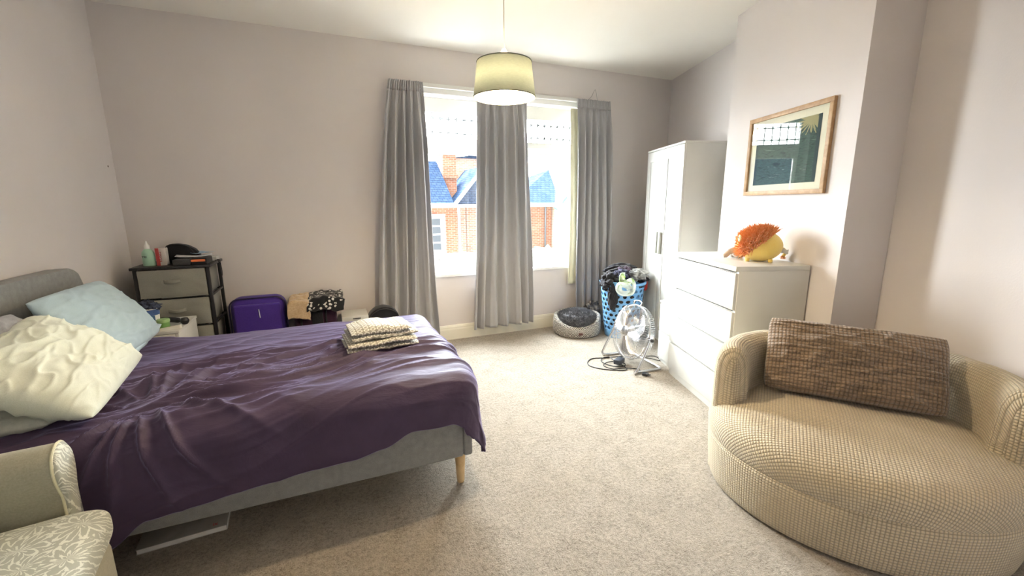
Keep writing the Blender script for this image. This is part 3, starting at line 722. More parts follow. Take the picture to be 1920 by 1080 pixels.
# ---------------------------------------------------------------- luggage along the back wall
def luggage():
    m = fabric('purple_nylon', (.055, .025, .24), (.08, .038, .33), 220, .7, .2, .3, 5)
    r = thing('suitcase', 'bright purple soft suitcase standing against the back wall', 'suitcase', (-.585, 3.98, 0)); 
    bm = B((-.20, -.10, .04), (.20, .10, .65), .085, 7); obj('shell', bm, m, r)
    bm = B((-.165, -.125, .07), (.165, -.09, .60), .03, 5); obj('front_pocket', bm, m, r)
    bm = bmesh.new()
    def rr(w, z0, z1, c, y):
        out = []
        for cx, cz, a0 in ((w-c, z1-c, 0), (-w+c, z1-c, 90), (-w+c, z0+c, 180), (w-c, z0+c, 270)):
            for k in range(7): a = math.radians(a0+15*k); out.append((cx+c*math.cos(a), y, cz+c*math.sin(a)))
        return out
    tube(bm, rr(.199, .042, .644, .07, -.075), .006, 6, closed=True); obj('piping', bm, mat('dark_purple_piping', (.015, .008, .05), .5), r)
    bm = bmesh.new(); tube(bm, rr(.15, .09, .585, .05, -.122), .003, 5, closed=True); tube(bm, [(.01, -.127, .56), (.014, -.128, .49)], .004, 5); obj('zip', bm, M['silver'], r)
    for x in (-.15, .15):
        bm = bmesh.new(); lathe(bm, [(0, -.015), (.03, -.015), (.03, .015), (0, .015)], 20, mtx=Matrix.Translation((x, .05, .03)) @ Matrix.Rotation(PI/2, 4, 'Y')); obj('wheel', bm, M['black_plastic'], r)
        obj('foot', B((x-.02, -.08, 0), (x+.02, -.04, .045), .004), M['black_plastic'], r)
    # maroon storage bag/box
    m2 = fabric('dark_maroon_fabric', (.022, .007, .02), (.045, .014, .035), 200, .8, .2, .2, 5)
    r = thing('storage_bag', 'dark maroon upright storage bag under the fleece blanket by the back wall', 'bag', (-.165, 3.97, 0))
    obj('bag_body', B((-.165, -.13, 0), (.165, .14, .585), .03, 4), m2, r)
    obj('front_panel', B((-.03, -.138, .30), (.055, -.128, .55), .008), M['black_cloth'], r)
    bm = bmesh.new()
    for x in (-.09, .10): tube(bm, smoothpath([(x-.02, -.135, .05), (x-.02, -.135, .5), (x, -.12, .58)], 5), .008, 6)
    obj('strap', bm, M['black_cloth'], r)
    # fleece blanket: black with pale paw prints, beige underside folded over
    m3 = mat('black_paw_fleece', (.01, .01, .012), .95, sheen=.3); n = NT(m3); v = n.coord()
    d = n.vor(v, 13, rnd=.75); d2 = n.vor(v, 42, rnd=.9); c = n.vor(v, 13, out='Color', rnd=.75)
    f = n.m('MULTIPLY', n.m('LESS_THAN', d, .46), n.m('LESS_THAN', d2, .44)); f = n.m('MULTIPLY', f, n.m('GREATER_THAN', n.sep(c)[0], .15))
    n.col(n.mix(f, (.008, .008, .010), (.72, .70, .66)))
    r = thing('fleece_blanket', 'black fleece blanket with pale paw prints and beige side draped on the maroon bag', 'blanket', (-.15, 3.96, .585))
    def drape(x0, x1, front, seed, zt=.02, th=.03):
        def fn(u, v):
            x = x0+(x1-x0)*u; L = .30+front; w = v*L-.015
            if w < .30: y = .145-w; z = zt
            else: y = -.155-.006*(w-.30); z = zt-(w-.30)
            e = (1-(2*u-1)**8)
            zz = z+.028*nz(x*9, w*9, seed)+.018*nz(x*22, w*20, seed+1); yy = y-(.012*abs(nz(x*14, w*10, seed))+.012 if w > .28 else 0)
            return (x+.012*nz(w*9, 2, seed), yy, zz+th*(e-.4)*(1 if w < .3 else .2))
        return fn
    bm = bmesh.new(); grid(bm, 50, 50, drape(-.07, .215, .115, 5)); o = obj('paw_print_side', bm, m3, r, auto='full'); s = o.modifiers.new('t', 'SOLIDIFY'); s.thickness = .02
    bm = bmesh.new(); grid(bm, 40, 40, drape(-.215, -.05, .15, 8, .015)); o = obj('beige_side', bm, fabric('beige_fleece', (.48, .34, .20), (.62, .48, .32), 90, .95, .4, .6, 20), r, auto='full'); s = o.modifiers.new('t', 'SOLIDIFY'); s.thickness = .024
    # white box with slot
    r = thing('storage_box', 'low white box by the back wall beside the maroon bag', 'box', (.145, 3.98, 0))
    obj('box_body', B((-.105, -.13, 0), (.105, .13, .40), .004), M['furn_white'], r); obj('lid', B((-.11, -.135, .375), (.11, .135, .425), .005), M['furn_white'], r)
    obj('hand_slot', B((-.02, -.1365, .40), (.045, -.1335, .409), .001), M['shadow_gap'], r)
    bm = bmesh.new()
    prof = [(-.13, 0), (-.135, .38), (-.12, .425), (-.07, .465), (0, .48), (.07, .465), (.12, .42), (.135, .36), (.13, 0)]
    a = [bm.verts.new((x, -.07, z)) for x, z in prof]; b = [bm.verts.new((x, .07, z)) for x, z in prof]; n_ = len(prof)
    bm.faces.new(a); bm.faces.new(b[::-1])
    for i in range(n_): bm.faces.new((a[i], b[i], b[(i+1) % n_], a[(i+1) % n_]))
    bmesh.ops.bevel(bm, geom=bm.edges[:], offset=.018, segments=3, profile=.5, affect='EDGES')
    r = thing('backpack', 'black rounded backpack top between white box and left curtain', 'backpack', (.39, 3.92, 0))
    obj('bag_body', bm, M['black_cloth'], r)
    bm = bmesh.new(); tube(bm, smoothpath([(-.125, -.072, .3), (-.12, -.073, .40), (-.06, -.073, .452), (0, -.073, .465), (.06, -.073, .452), (.12, -.073, .40), (.125, -.072, .3)], 5), .004, 6); obj('zip', bm, M['black_plastic'], r)
luggage()

# ---------------------------------------------------------------- wardrobe, drawers, bedside unit on the right
def wardrobe():
    p = Vector((2.858, 2.933, 0)); r = thing('wardrobe', 'tall white two-door wardrobe in the alcove beside the chimney breast', 'wardrobe', p, TH); W, D, Hh = .78, .50, 1.90
    f = -.02
    bm = bmesh.new(); box(bm, (0, -D, 0), (.018, f, Hh-.018), .0015); box(bm, (W-.018, -D, 0), (W, f, Hh-.018), .0015); box(bm, (.018, -D, .06), (W-.018, -D+.008, Hh-.018)); box(bm, (.018, -D, .06), (W-.018, f, .078)); box(bm, (.018, -.05, 0), (W-.018, -.035, .06))
    obj('carcass', bm, M['furn_white'], r)
    obj('top_panel', B((-.003, -D, Hh-.018), (W+.003, 0, Hh), .002), M['furn_white'], r)
    g = .0025
    for k in range(2):
        a = .002+k*W/2; b = W/2-g+k*(W/2); z0, z1 = .065, Hh-.022; fr = .075
        bm = bmesh.new(); box(bm, (a, f+.001, z0), (b, f+.012, z1))
        for q, s in (((a, z0), (a+fr, z1)), ((b-fr, z0), (b, z1)), ((a+fr, z1-fr*1.3), (b-fr, z1)), ((a+fr, z0), (b-fr, z0+fr*1.3))): box(bm, (q[0], f+.012, q[1]), (s[0], f+.02, s[1]), .0015)
        d = obj('door', bm, M['furn_white'], r)
        hx = (W/2-.034) if k == 0 else (W/2+.034)
        bm = bmesh.new(); box(bm, (hx-.020, f+.0205, .89), (hx+.020, f+.048, 1.10), .004); o = obj('handle', bm, mat('silver_grey_handle', (.33, .33, .29), .4, .3), d)
wardrobe()
def chest():
    p = Vector((2.224, 1.804, 0)); r = thing('chest_of_drawers', 'white four-drawer chest standing against the chimney breast', 'chest of drawers', p, TH); W, D, Hh = .80, .478, 1.0
    f = -.022
    bm = bmesh.new(); box(bm, (0, -D, 0), (.03, f+.0, Hh-.03), .0015); box(bm, (W-.03, -D, 0), (W, f, Hh-.03), .0015); box(bm, (.03, -D, .03), (W-.03, -D+.006, Hh-.03)); box(bm, (.03, -.08, 0), (W-.03, -.06, .08)); box(bm, (.03, -D, .06), (W-.03, f-.02, .075))
    obj('carcass', bm, M['furn_white'], r)
    obj('top_panel', B((-.001, -D, Hh-.03), (W+.001, 0, Hh), .002), M['furn_white'], r)
    hs = (Hh-.03-.075)/4
    for k in range(4):
        z0 = .055+k*hs+.004; z1 = z0+hs-.016 if k < 3 else Hh-.044
        bm = bmesh.new(); box(bm, (.006, f, z0), (W-.006, f+.018, z1), .0015); box(bm, (.034, -D+.03, z0+.02), (W-.034, f, z0+.03))
        dr = obj('drawer', bm, M['furn_white'], r)
        obj('grip_ledge', B((.03, f-.022, z1+.001-.006), (W-.03, f-.001, z1+.002), .001), M['furn_white'], dr)
    obj('plinth', B((.03, f-.004, .0), (W-.03, f+.004, .055), .001), M['furn_white'], r)
chest()
def small_unit():
    r = thing('bedside_unit', 'low white unit between chest of drawers and wardrobe', 'bedside table', un(3.203, 1.617), TH); W, D, Hh = .29, .40, .55
    obj('carcass', B((0, -D, 0), (W, -.02, Hh-.02), .0015), M['furn_white'], r); obj('top_panel', B((-.0, -D, Hh-.02), (W+.001, .0, Hh), .002), M['furn_white'], r)
    for k in range(2): obj('drawer_front', B((.003, -.0195, .04+k*.245), (W-.003, -.003, .278+k*.245-.004), .0015), M['furn_white'], r)
    bm = bmesh.new(); grid(bm, 6, 6, lambda u, v: ((u-.5)*.06, (v-.5)*.08, .002+.003*u)); o = obj('paper_slip', bm, mat('white_slip', (.8, .8, .8), .6)); o.location = un(3.40, 1.68, .55)
    s = o.modifiers.new('t', 'SOLIDIFY'); s.thickness = .002; tag(o, 'small white paper slip on the low unit beside the chest', 'paper')
small_unit()

# ---------------------------------------------------------------- plush toys
def plush():
    r = thing('plush_toy', 'round yellow plush lion with shaggy orange mane on the chest', 'soft toy', (2.585, 1.93, 1.0), math.radians(128))
    # local +x = where it looks
    yel = fabric('yellow_plush', (.92, .66, .16), (.96, .76, .25), 350, .95, .5, .6, 12)
    ora = fabric('orange_fur', (.80, .27, .07), (.92, .46, .20), 60, .9, .5, .4, 30)
    bm = bmesh.new(); bmesh.ops.create_icosphere(bm, subdivisions=5, radius=1)
    for v in bm.verts:
        x, y, z = v.co; v.co = (x*.125, y*.105*(1-.08*x), max(-.098, z*.102*(1+.05*x))+.100)
    obj('body', bm, yel, r, auto='full')
    for sx, sy in ((.07, .05), (.07, -.05), (-.06, .05), (-.06, -.05)):
        bm = bmesh.new(); lathe(bm, [(0, 0), (.011, 0), (.014, .006), (.013, .02), (0, .024)], 16, c=(sx, sy, 0)); obj('foot', bm, yel, r)
    bm = bmesh.new(); rnd = random.Random(2); items = []
    while len(items) < 2300:
        d = Vector((rnd.gauss(0, 1), rnd.gauss(0, 1), rnd.gauss(0, 1))).normalized()
        # mane covers the upper and forward part
        if d.x*.75+d.z*.66 < .10 or d.x > .95: continue
        p = Vector((d.x*.122, d.y*.104, d.z*.100+.100)); dd = (d+Vector((-.25, 0, .25))+Vector((rnd.uniform(-.5, .5), rnd.uniform(-.5, .5), rnd.uniform(-.3, .5)))).normalized()
        if p.z < .045: continue
        items.append((p, dd, rnd.uniform(.03, .062), rnd.uniform(.0024, .0042)))
    random.seed(3); spikes(bm, items); o = obj('mane', bm, ora, r); o['label'] = 'shaggy orange fur mane'
    # face
    bm = bmesh.new(); bmesh.ops.create_icosphere(bm, subdivisions=4, radius=1)
    for v in bm.verts: v.co = Vector((v.co.x*.028+.118, v.co.y*.05, v.co.z*.035+.095))
    obj('muzzle', bm, yel, r, auto='full')
    for s in (1, -1):
        bm = bmesh.new(); bmesh.ops.create_icosphere(bm, subdivisions=3, radius=1)
        for v in bm.verts: v.co = Vector((v.co.x*.011+.124-.004*abs(v.co.y), v.co.y*.024+s*.060, v.co.z*.024+.148))
        e = obj('eye', bm, mat('pale_eye_patch', (.85, .80, .45), .7), r, auto='full')
        bm = bmesh.new(); pts = [(.136-.003*abs(k-3), s*(.060+(k-3)*.005)+s*.004, .150+.0016*(3-abs(k-3))) for k in range(7)]
        tube(bm, [(p[0]-.0, p[1]+s*.004, p[2]) for p in pts], .0022, 6); obj('eye_stitch', bm, M['black_plastic'], e)
    bm = bmesh.new(); tube(bm, [(.142, -.014, .112), (.149, 0, .106), (.142, .014, .112)], .004, 6); obj('nose', bm, mat('brown_thread', (.25, .1, .05), .6), r)
    bm = bmesh.new(); tube(bm, smoothpath([(-.108, -.03, .085), (-.135, -.055, .075), (-.142, -.07, .050), (-.136, -.078, .035)], 5), .010, 10); tl = obj('tail', bm, yel, r)
    bm = bmesh.new(); rnd = random.Random(5)
    spikes(bm, [((-.135, -.078, .042), (rnd.uniform(-.5, .5), rnd.uniform(-.6, .4), -1), rnd.uniform(.022, .038), .004) for _ in range(60)]); obj('tail_tuft', bm, ora, tl)
    bm = bmesh.new(); grid(bm, 6, 6, lambda u, v: (-.118-.038*u, -.012+.012*u, .055+.03*v+.004*math.sin(u*6))); o = obj('care_label', bm, M['gloss_white'], r); s = o.modifiers.new('t', 'SOLIDIFY'); s.thickness = .001
    # second toy, mostly hidden behind: beige trunk-like limb and foot
    bei = fabric('beige_plush', (.45, .36, .28), (.6, .5, .42), 300, .95, .4, .5, 12)
    r = thing('plush_toy', 'small beige and grey plush toy peeking out behind the lion', 'soft toy', (2.60, 2.10, 1.0), math.radians(135))
    bm = bmesh.new(); bmesh.ops.create_icosphere(bm, subdivisions=4, radius=1)
    for v in bm.verts: v.co = Vector((v.co.x*.045, v.co.y*.045, max(-.045, v.co.z*.05)+.046))
    obj('body', bm, bei, r, auto='full')
    bm = bmesh.new(); tube(bm, smoothpath([(.02, .02, .062), (.06, .035, .045), (.085, .045, .022), (.10, .05, .016)], 6), [.022]*7+[.018]*7+[.015]*5, 12); obj('trunk', bm, bei, r, auto='full')
    bm = bmesh.new(); bmesh.ops.create_icosphere(bm, subdivisions=3, radius=1)
    for v in bm.verts: v.co = Vector((v.co.x*.02+.035, v.co.y*.026-.03, v.co.z*.016+.0165))
    obj('foot', bm, bei, r, auto='full')
    bm = bmesh.new(); bmesh.ops.create_icosphere(bm, subdivisions=3, radius=1)
    for v in bm.verts: v.co = Vector((v.co.x*.018+.01, v.co.y*.018+.02, v.co.z*.022+.105))
    o = obj('ear', bm, mat('white_plush', (.8, .8, .8), .9), r, auto='full')
plush()

# ---------------------------------------------------------------- framed picture
def picture():
    # plane n=CH; u 2.367..3.11, z 1.428..1.965 ; local x=U, y=-N
    r = thing('framed_picture', 'pale wood framed dark green print hanging on the chimney breast', 'picture', un(2.367, CH-.001, 1.428), TH); W, Hh = .743, .535
    wood = tint('pale_oak_frame', (.40, .24, .11), (.50, .32, .165), 20, .5); bm = bmesh.new(); t = .028; d = .022
    for a, b in (((0, .001, 0), (W, d, t)), ((0, .001, Hh-t), (W, d, Hh)), ((0, .001, t), (t, d, Hh-t)), ((W-t, .001, t), (W, d, Hh-t))): box(bm, a, b, .002)
    obj('frame', bm, wood, r)
    obj('mount', B((t, .004, t), (W-t, .008, Hh-t)), mat('cream_mount', (.84, .78, .64), .9), r)
    m = mat('green_leaf_print', (.05, .1, .08), .8); n = NT(m); v = n.coord('UV')
    a = n.noise(n.map(v, (1.5, 5, 1), rot=(0, 0, .5)), 3, 4, .6, 1.6); b = n.noise(v, 3.5, 3, .6, 1)
    c = n.ramp(a, [(.35, (.020, .040, .036)), (.5, (.05, .10, .08)), (.6, (.03, .055, .05)), (.72, (.16, .24, .19))])
    s = n.sep(v); sunx = n.m('SUBTRACT', s[0], .13); suny = n.m('SUBTRACT', s[1], .93)
    ang = n.m('ARCTAN2', suny, sunx); rad = n.m('SQRT', n.m('ADD', n.m('MULTIPLY', sunx, sunx), n.m('MULTIPLY', suny, suny)))
    star = n.m('LESS_THAN', rad, n.m('ADD', n.m('MULTIPLY', n.noise(v, 9, 3, .6), .30), n.m('MULTIPLY', n.m('SINE', n.m('MULTIPLY', ang, 19)), .05)))
    c = n.mix(n.m('MULTIPLY', star, .7), c, (.50, .42, .20)); edge = n.m('GREATER_THAN', n.m('ABSOLUTE', n.m('SUBTRACT', s[0], .5)), .455)
    c = n.mix(edge, c, (.03, .055, .06)); n.col(c)
    bm = bmesh.new(); mw, mb = .085, .07; grid(bm, 1, 1, lambda u, v: (mw+(W-2*mw)*u, .0085, mb+(Hh-mb-.075)*v), lambda u, v: (u, v)); o = obj('print', bm, m, r, smooth=False)
    s_ = o.modifiers.new('t', 'SOLIDIFY'); s_.thickness = .0008
    obj('glazing', B((t, .0115, t), (W-t, .0135, Hh-t)), M['pic_glass'], r)
picture()

# ---------------------------------------------------------------- cuddle sofa
SC_, SA, SB = Vector((2.14, 1.056, 0)), .577, .491
SE1, SE2 = Vector((.588, -.809, 0)), Vector((.809, .588, 0))
def waffle(name, c1, c2, size, worn=None):
    m = mat(name, c1, .8, sheen=.35, spec=.25); n = NT(m); s = n.sep(n.coord('UV'))
    a = n.m('ABSOLUTE', n.m('SINE', n.m('MULTIPLY', s[0], PI/size))); b = n.m('ABSOLUTE', n.m('SINE', n.m('MULTIPLY', s[1], PI/size)))
    h = n.m('POWER', n.m('MULTIPLY', a, b), .5)
    v = n.coord(); big = n.noise(v, 3, 4, .6)
    base = n.ramp(big, [(.35, c1), (.65, c2)])
    dk = tuple(x*.50 for x in c1)
    n.col(n.mix(n.m('POWER', h, .9), dk, base))
    n.bump(n.m('ADD', h, n.m('MULTIPLY', n.noise(v, 300, 2), .2)), .8, .006)
    return m
M['sofa'] = waffle('cream_waffle_chenille', (.67, .56, .385), (.76, .65, .465), .0125)
M['cushion'] = waffle('brown_waffle_chenille', (.235, .165, .105), (.31, .22, .15), .0165)
def sofa():
    r = thing('cuddle_chair', 'large round cream textured cuddle chair at the right', 'armchair', SC_, math.atan2(SE1.y, SE1.x))
    def ell(t, k, off=0):
        x, y = SA*math.cos(t), SB*math.sin(t); nx, ny = math.cos(t)*SB, math.sin(t)*SA; L = math.hypot(nx, ny)
        return x*k+nx/L*off, y*k+ny/L*off
    per = 3.36
    # base drum
    pb = [(-.012, .012), (-.008, .02), (0, .06), (.008, .16), (.012, .225), (.008, .245)]
    bm = bmesh.new(); prof = [(-.10, .012)]+pb+[(-.10, .24)]
    grid(bm, 128, len(prof)-1, lambda u, v: (*ell(2*PI*u, 1, prof[round(v*(len(prof)-1))][0]), prof[round(v*(len(prof)-1))][1]), lambda u, v: (u*per, prof[round(v*(len(prof)-1))][1]), closed_u=True)
    obj('base', bm, M['sofa'], r, auto='full')
    # seat cushion: full oval with a fat rolled edge at the front
    prof = [(.95, .225), (1.01, .238), (1.024, .262), (1.028, .295), (1.022, .328), (1.0, .355), (.955, .378), (.90, .393), (.80, .408), (.65, .425), (.45, .44), (.25, .447), (.08, .45), (.0, .45)]
    K = len(prof)-1
    def fn(u, v):
        t = 2*PI*u; k, z = prof[round(v*K)]
        back = max(0, math.sin(t))                      # tuck in under the backrest
        if k > .8: k = k-(k-.80)*min(1, back*4)
        x, y = SA*math.cos(t)*k, SB*math.sin(t)*k
        z += .010*nz(x*4, y*4, 2)*(1 if z > .35 else .2) + .012*nz(x*9, y*9, 6)*(1 if z > .35 else 0)*.5 - .03*max(0, -.2-y/SB)*(z-.2)
        return (x, y, z)
    def uv(u, v):
        t = 2*PI*u; k, z = prof[round(v*K)]
        return (SA*math.cos(t)*(k+max(0, .38-z)*.9), SB*math.sin(t)*(k+max(0, .38-z)*.9))
    cum = [0]
    for (k0, z0), (k1, z1) in zip(prof, prof[1:]): cum.append(cum[-1]+math.hypot((k1-k0)*.53, z1-z0))
    def uv(u, v):
        j = round(v*K); k, z = prof[j]; t = 2*PI*u
        if k > .9 and j < 8: kk = .90+(cum[7]-cum[j])/.53
        else: kk = k
        return (SA*math.cos(t)*kk, SB*math.sin(t)*kk)
    bm = bmesh.new(); grid(bm, 144, K, fn, uv, closed_u=True); bmesh.ops.remove_doubles(bm, verts=bm.verts, dist=.0004)
    obj('seat_cushion', bm, M['sofa'], r, auto='full')
    # wrap-around backrest
    t0, t1 = math.radians(-13), math.radians(193); th = .145
    sec = [(0, .02), (.004, .15), (.006, .35), (.004, .55), (-.002, .62), (-.018, .662), (-.045, .685), (-.075, .69), (-.105, .680), (-.130, .652), (-.143, .61), (-.148, .53), (-.150, .44), (-.152, .36)]
    cs = [0]
    for a, b in zip(sec, sec[1:]): cs.append(cs[-1]+math.hypot(b[0]-a[0], b[1]-a[1]))
    nu = 110; S = len(sec)-1
    def fb(u, v):
        a, z = sec[round(v*S)]
        # ends: round off over the last bit
        t = t0+(t1-t0)*u; e = min(u, 1-u)*(t1-t0)*.53; rr = .05
        if e < rr:
            q = 1-math.sqrt(max(0, 1-((rr-e)/rr)**2)); a = a+(-.075-a)*q*.55; z = z-(.05*q if z > .5 else 0)
        # outer corners drop a little towards the arms
        zz = z+(.010*math.sin(PI*u)-.008)*(z > .4)+.004*nz(u*20, v*8, 3)
        x, y = ell(t, 1, a+.004*nz(u*14, v*6, 1)); return (x, y, zz)
    bm = bmesh.new(); lay = bm.loops.layers.uv.verify(); V = grid(bm, nu, S, fb, lambda u, v: (u*1.95, cs[round(v*S)]))
    for side in (0, nu):
        ring = V[side]
        mid = [bm.verts.new((ring[j].co+ring[S-j].co)/2) for j in range(S//2)]
        # panel between outer and inner
        prev = None
        for j in range(S//2):
            a, b = ring[j], ring[S-j]
            if prev:
                for q in ((prev[0], a, mid[j], prev[2]), (prev[2], mid[j], b, prev[1])):
                    f = bm.faces.new(q)
                    for l in f.loops: l[lay].uv = ((l.vert.co-ring[0].co).xy.length, l.vert.co.z)
            prev = (a, b, mid[j])
        f = bm.faces.new((prev[0], ring[S//2], ring[S//2+1], prev[1], prev[2]))
        for l in f.loops: l[lay].uv = ((l.vert.co-ring[0].co).xy.length, l.vert.co.z)
        for j, mv in enumerate(mid):
            t = t0 if side == 0 else t1; d = Vector((-SA*math.sin(t), SB*math.cos(t), 0)).normalized()*(-1 if side == 0 else 1)
            mv.co += d*.028
    obj('backrest', bm, M['sofa'], r, auto='full')
    bm = bmesh.new(); lathe(bm, [(0, 0), (.25, 0), (.25, .012), (0, .012)], 40); obj('swivel_foot', bm, M['black_plastic'], r)
sofa()
def se(a, b, z): return SC_+SE1*a+SE2*b+Vector((0, 0, z))
pillow('scatter_cushion', 'long brown waffle textured cushion leaning in the cuddle chair', M['cushion'], se(-.37, .225, .79), se(.345, .235, .775), se(.345, .06, .455), se(-.37, .04, .455), .08, 77, cat='cushion', wr=1.2, nose=.03, n=80)

# ---------------------------------------------------------------- damask armchair, lower left
def damask():
    m = mat('pale_damask', (.5, .52, .45), .6, sheen=.3, spec=.4); n = NT(m); v = n.coord()
    w = n.noise(v, 9, 3, .5, 0, 'Color'); vv = n.n('ShaderNodeVectorMath', operation='MULTIPLY_ADD'); n.put(vv.inputs[0], w); vv.inputs[1].default_value = (.05, .05, .05); n.put(vv.inputs[2], v)
    v2 = vv.outputs[0]; sc = 9
    sp = n.sep(v2); flat = n.comb(sp[0], n.m('ADD', sp[1], n.m('MULTIPLY', sp[2], 1.0)), 0.)
    d = n.vor(flat, sc, rnd=.55); pos = n.vor(flat, sc, out='Position', rnd=.55)
    dv = n.n('ShaderNodeVectorMath', operation='SUBTRACT'); n.put(dv.inputs[0], flat); n.put(dv.inputs[1], pos); q = n.sep(dv.outputs[0])
    ang = n.m('ARCTAN2', q[1], q[0])
    lob = n.m('MULTIPLY', n.m('ABSOLUTE', n.m('SINE', n.m('ADD', n.m('MULTIPLY', ang, 5.5), n.m('MULTIPLY', d, 4.0)))), .30)
    rr = n.m('SUBTRACT', n.m('ADD', d, n.m('MULTIPLY', n.noise(v, 70, 4, .7), .30)), lob)
    f = n.m('SINE', n.m('MULTIPLY', rr, 17.0))
    f = n.ramp(f, [(.42, (0, 0, 0)), (.58, (1, 1, 1))])
    n.col(n.mix(f, (.42, .44, .38), (.76, .78, .70))); n.bump(n.m('ADD', f, n.m('MULTIPLY', n.noise(v, 500, 2), .3)), .25, .002)
    return m
M['damask'] = damask()
M['taupe'] = fabric('worn_taupe_velvet', (.36, .35, .27), (.45, .44, .35), 160, .85, .3, .3, 4)
def armchair():
    a = math.radians(7.5)
    r = thing('armchair', 'pale damask patterned armchair with taupe arm at the lower left', 'armchair', (-.76, 1.645, 0), a)
    # local: +x front, seat front edge at x=.02, arm along y=+.0...+.12
    obj('seat_base', B((-.56, -.61, .12), (.015, .015, .318), .04, 4), M['taupe'], r)
    def sb(u, v):
        a, b = 2*PI*u, PI*(v-.5); pw = lambda t, e: math.copysign(abs(t)**e, t)
        cx, cy, cz = pw(math.cos(b), .28)*pw(math.cos(a), .16), pw(math.cos(b), .28)*pw(math.sin(a), .16), pw(math.sin(b), .55)
        x = -.25+cx*.285; y = -.30+cy*.318
        return (x, y, .372+cz*.064+(.012*nz(x*5, y*5, 2)+.020*(1-cx*cx)*(1-cy*cy) if cz > 0 else 0))
    bm = bmesh.new(); grid(bm, 160, 60, sb, closed_u=True); bmesh.ops.remove_doubles(bm, verts=bm.verts, dist=.0005)
    obj('seat_cushion', bm, M['damask'], r, auto='full')
    for yc in (.078, -.66):
        # arm section in yz: narrow waist, scrolled top
        sec = [(-.045, .14), (-.042, .35), (-.038, .46), (-.052, .50), (-.066, .545), (-.066, .585), (-.048, .618), (-.01, .635), (.03, .628), (.055, .60), (.062, .56), (.055, .51), (.042, .46), (.042, .30), (.045, .14)]
        sec = [(q.y, q.z) for q in smoothpath([(0, y, z) for y, z in sec], 3)]
        bm = bmesh.new(); X = [-.58, -.3, -.10, -.092]; n_ = len(sec)
        R = [[bm.verts.new((x, yc+y, z)) for y, z in sec] for x in X]
        for A, D in zip(R, R[1:]):
            for i in range(n_): bm.faces.new((A[i], A[(i+1) % n_], D[(i+1) % n_], D[i]))
        bm.faces.new(R[0][::-1]); bm.faces.new(R[-1]); arm = obj('arm', bm, M['taupe'], r)
        bm = bmesh.new(); R = [[bm.verts.new((x, yc+y*k, .40+(z-.40)*(k if z > .4 else 1))) for y, z in sec] for x, k in ((-.092, 1.0), (-.082, 1.0), (-.074, .93))]
        for A, D in zip(R, R[1:]):
            for i in range(n_): bm.faces.new((A[i], A[(i+1) % n_], D[(i+1) % n_], D[i]))
        bm.faces.new(R[-1]); obj('front_panel', bm, M['damask'], arm, auto='full')
        bm = bmesh.new(); tube(bm, [(-.088, yc+y*1.01, .40+(z-.40)*(1.008)) for y, z in sec], .004, 6); obj('piping', bm, M['lining'], arm)
    obj('backrest', B((-.59, -.62, .14), (-.46, .02, .92), .06, 5), M['damask'], r)
    for x, y in ((-.07, -.55), (-.07, -.03), (-.53, -.55), (-.53, -.03)):
        bm = bmesh.new(); lathe(bm, [(0, 0), (.014, 0), (.022, .14), (0, .14)], 16, c=(x, y, 0)); obj('leg', bm, mat('dark_wood_leg', (.06, .035, .02), .4), r)
armchair()

# ---------------------------------------------------------------- flat white slab (book) under the bed
def book():
    r = thing('book', 'thin white book with a small red mark lying under the bed edge', 'book', (-.675, 2.07, 0), math.radians(4))
    W, D = .31, .22
    obj('pages', B((-W/2+.003, -D/2+.001, .002), (W/2-.003, D/2-.004, .020), .001), mat('page_edges', (.72, .70, .66), .8), r)
    obj('front_cover', B((-W/2, -D/2, .020), (W/2, D/2, .0225), .0008), tint('grey_card_cover', (.40, .39, .36), (.46, .45, .42), 12, .6), r)
    obj('back_cover', B((-W/2, -D/2, 0), (W/2, D/2, .002), .0006), mat('white_card_back', (.7, .69, .65), .6), r)
    text_mesh('red_mark', 'ix', .028, mat('red_ink_mark', (.65, .04, .05), .5), r, Matrix.Translation((W/2-.045, -D/2+.028, .0226)))
book()

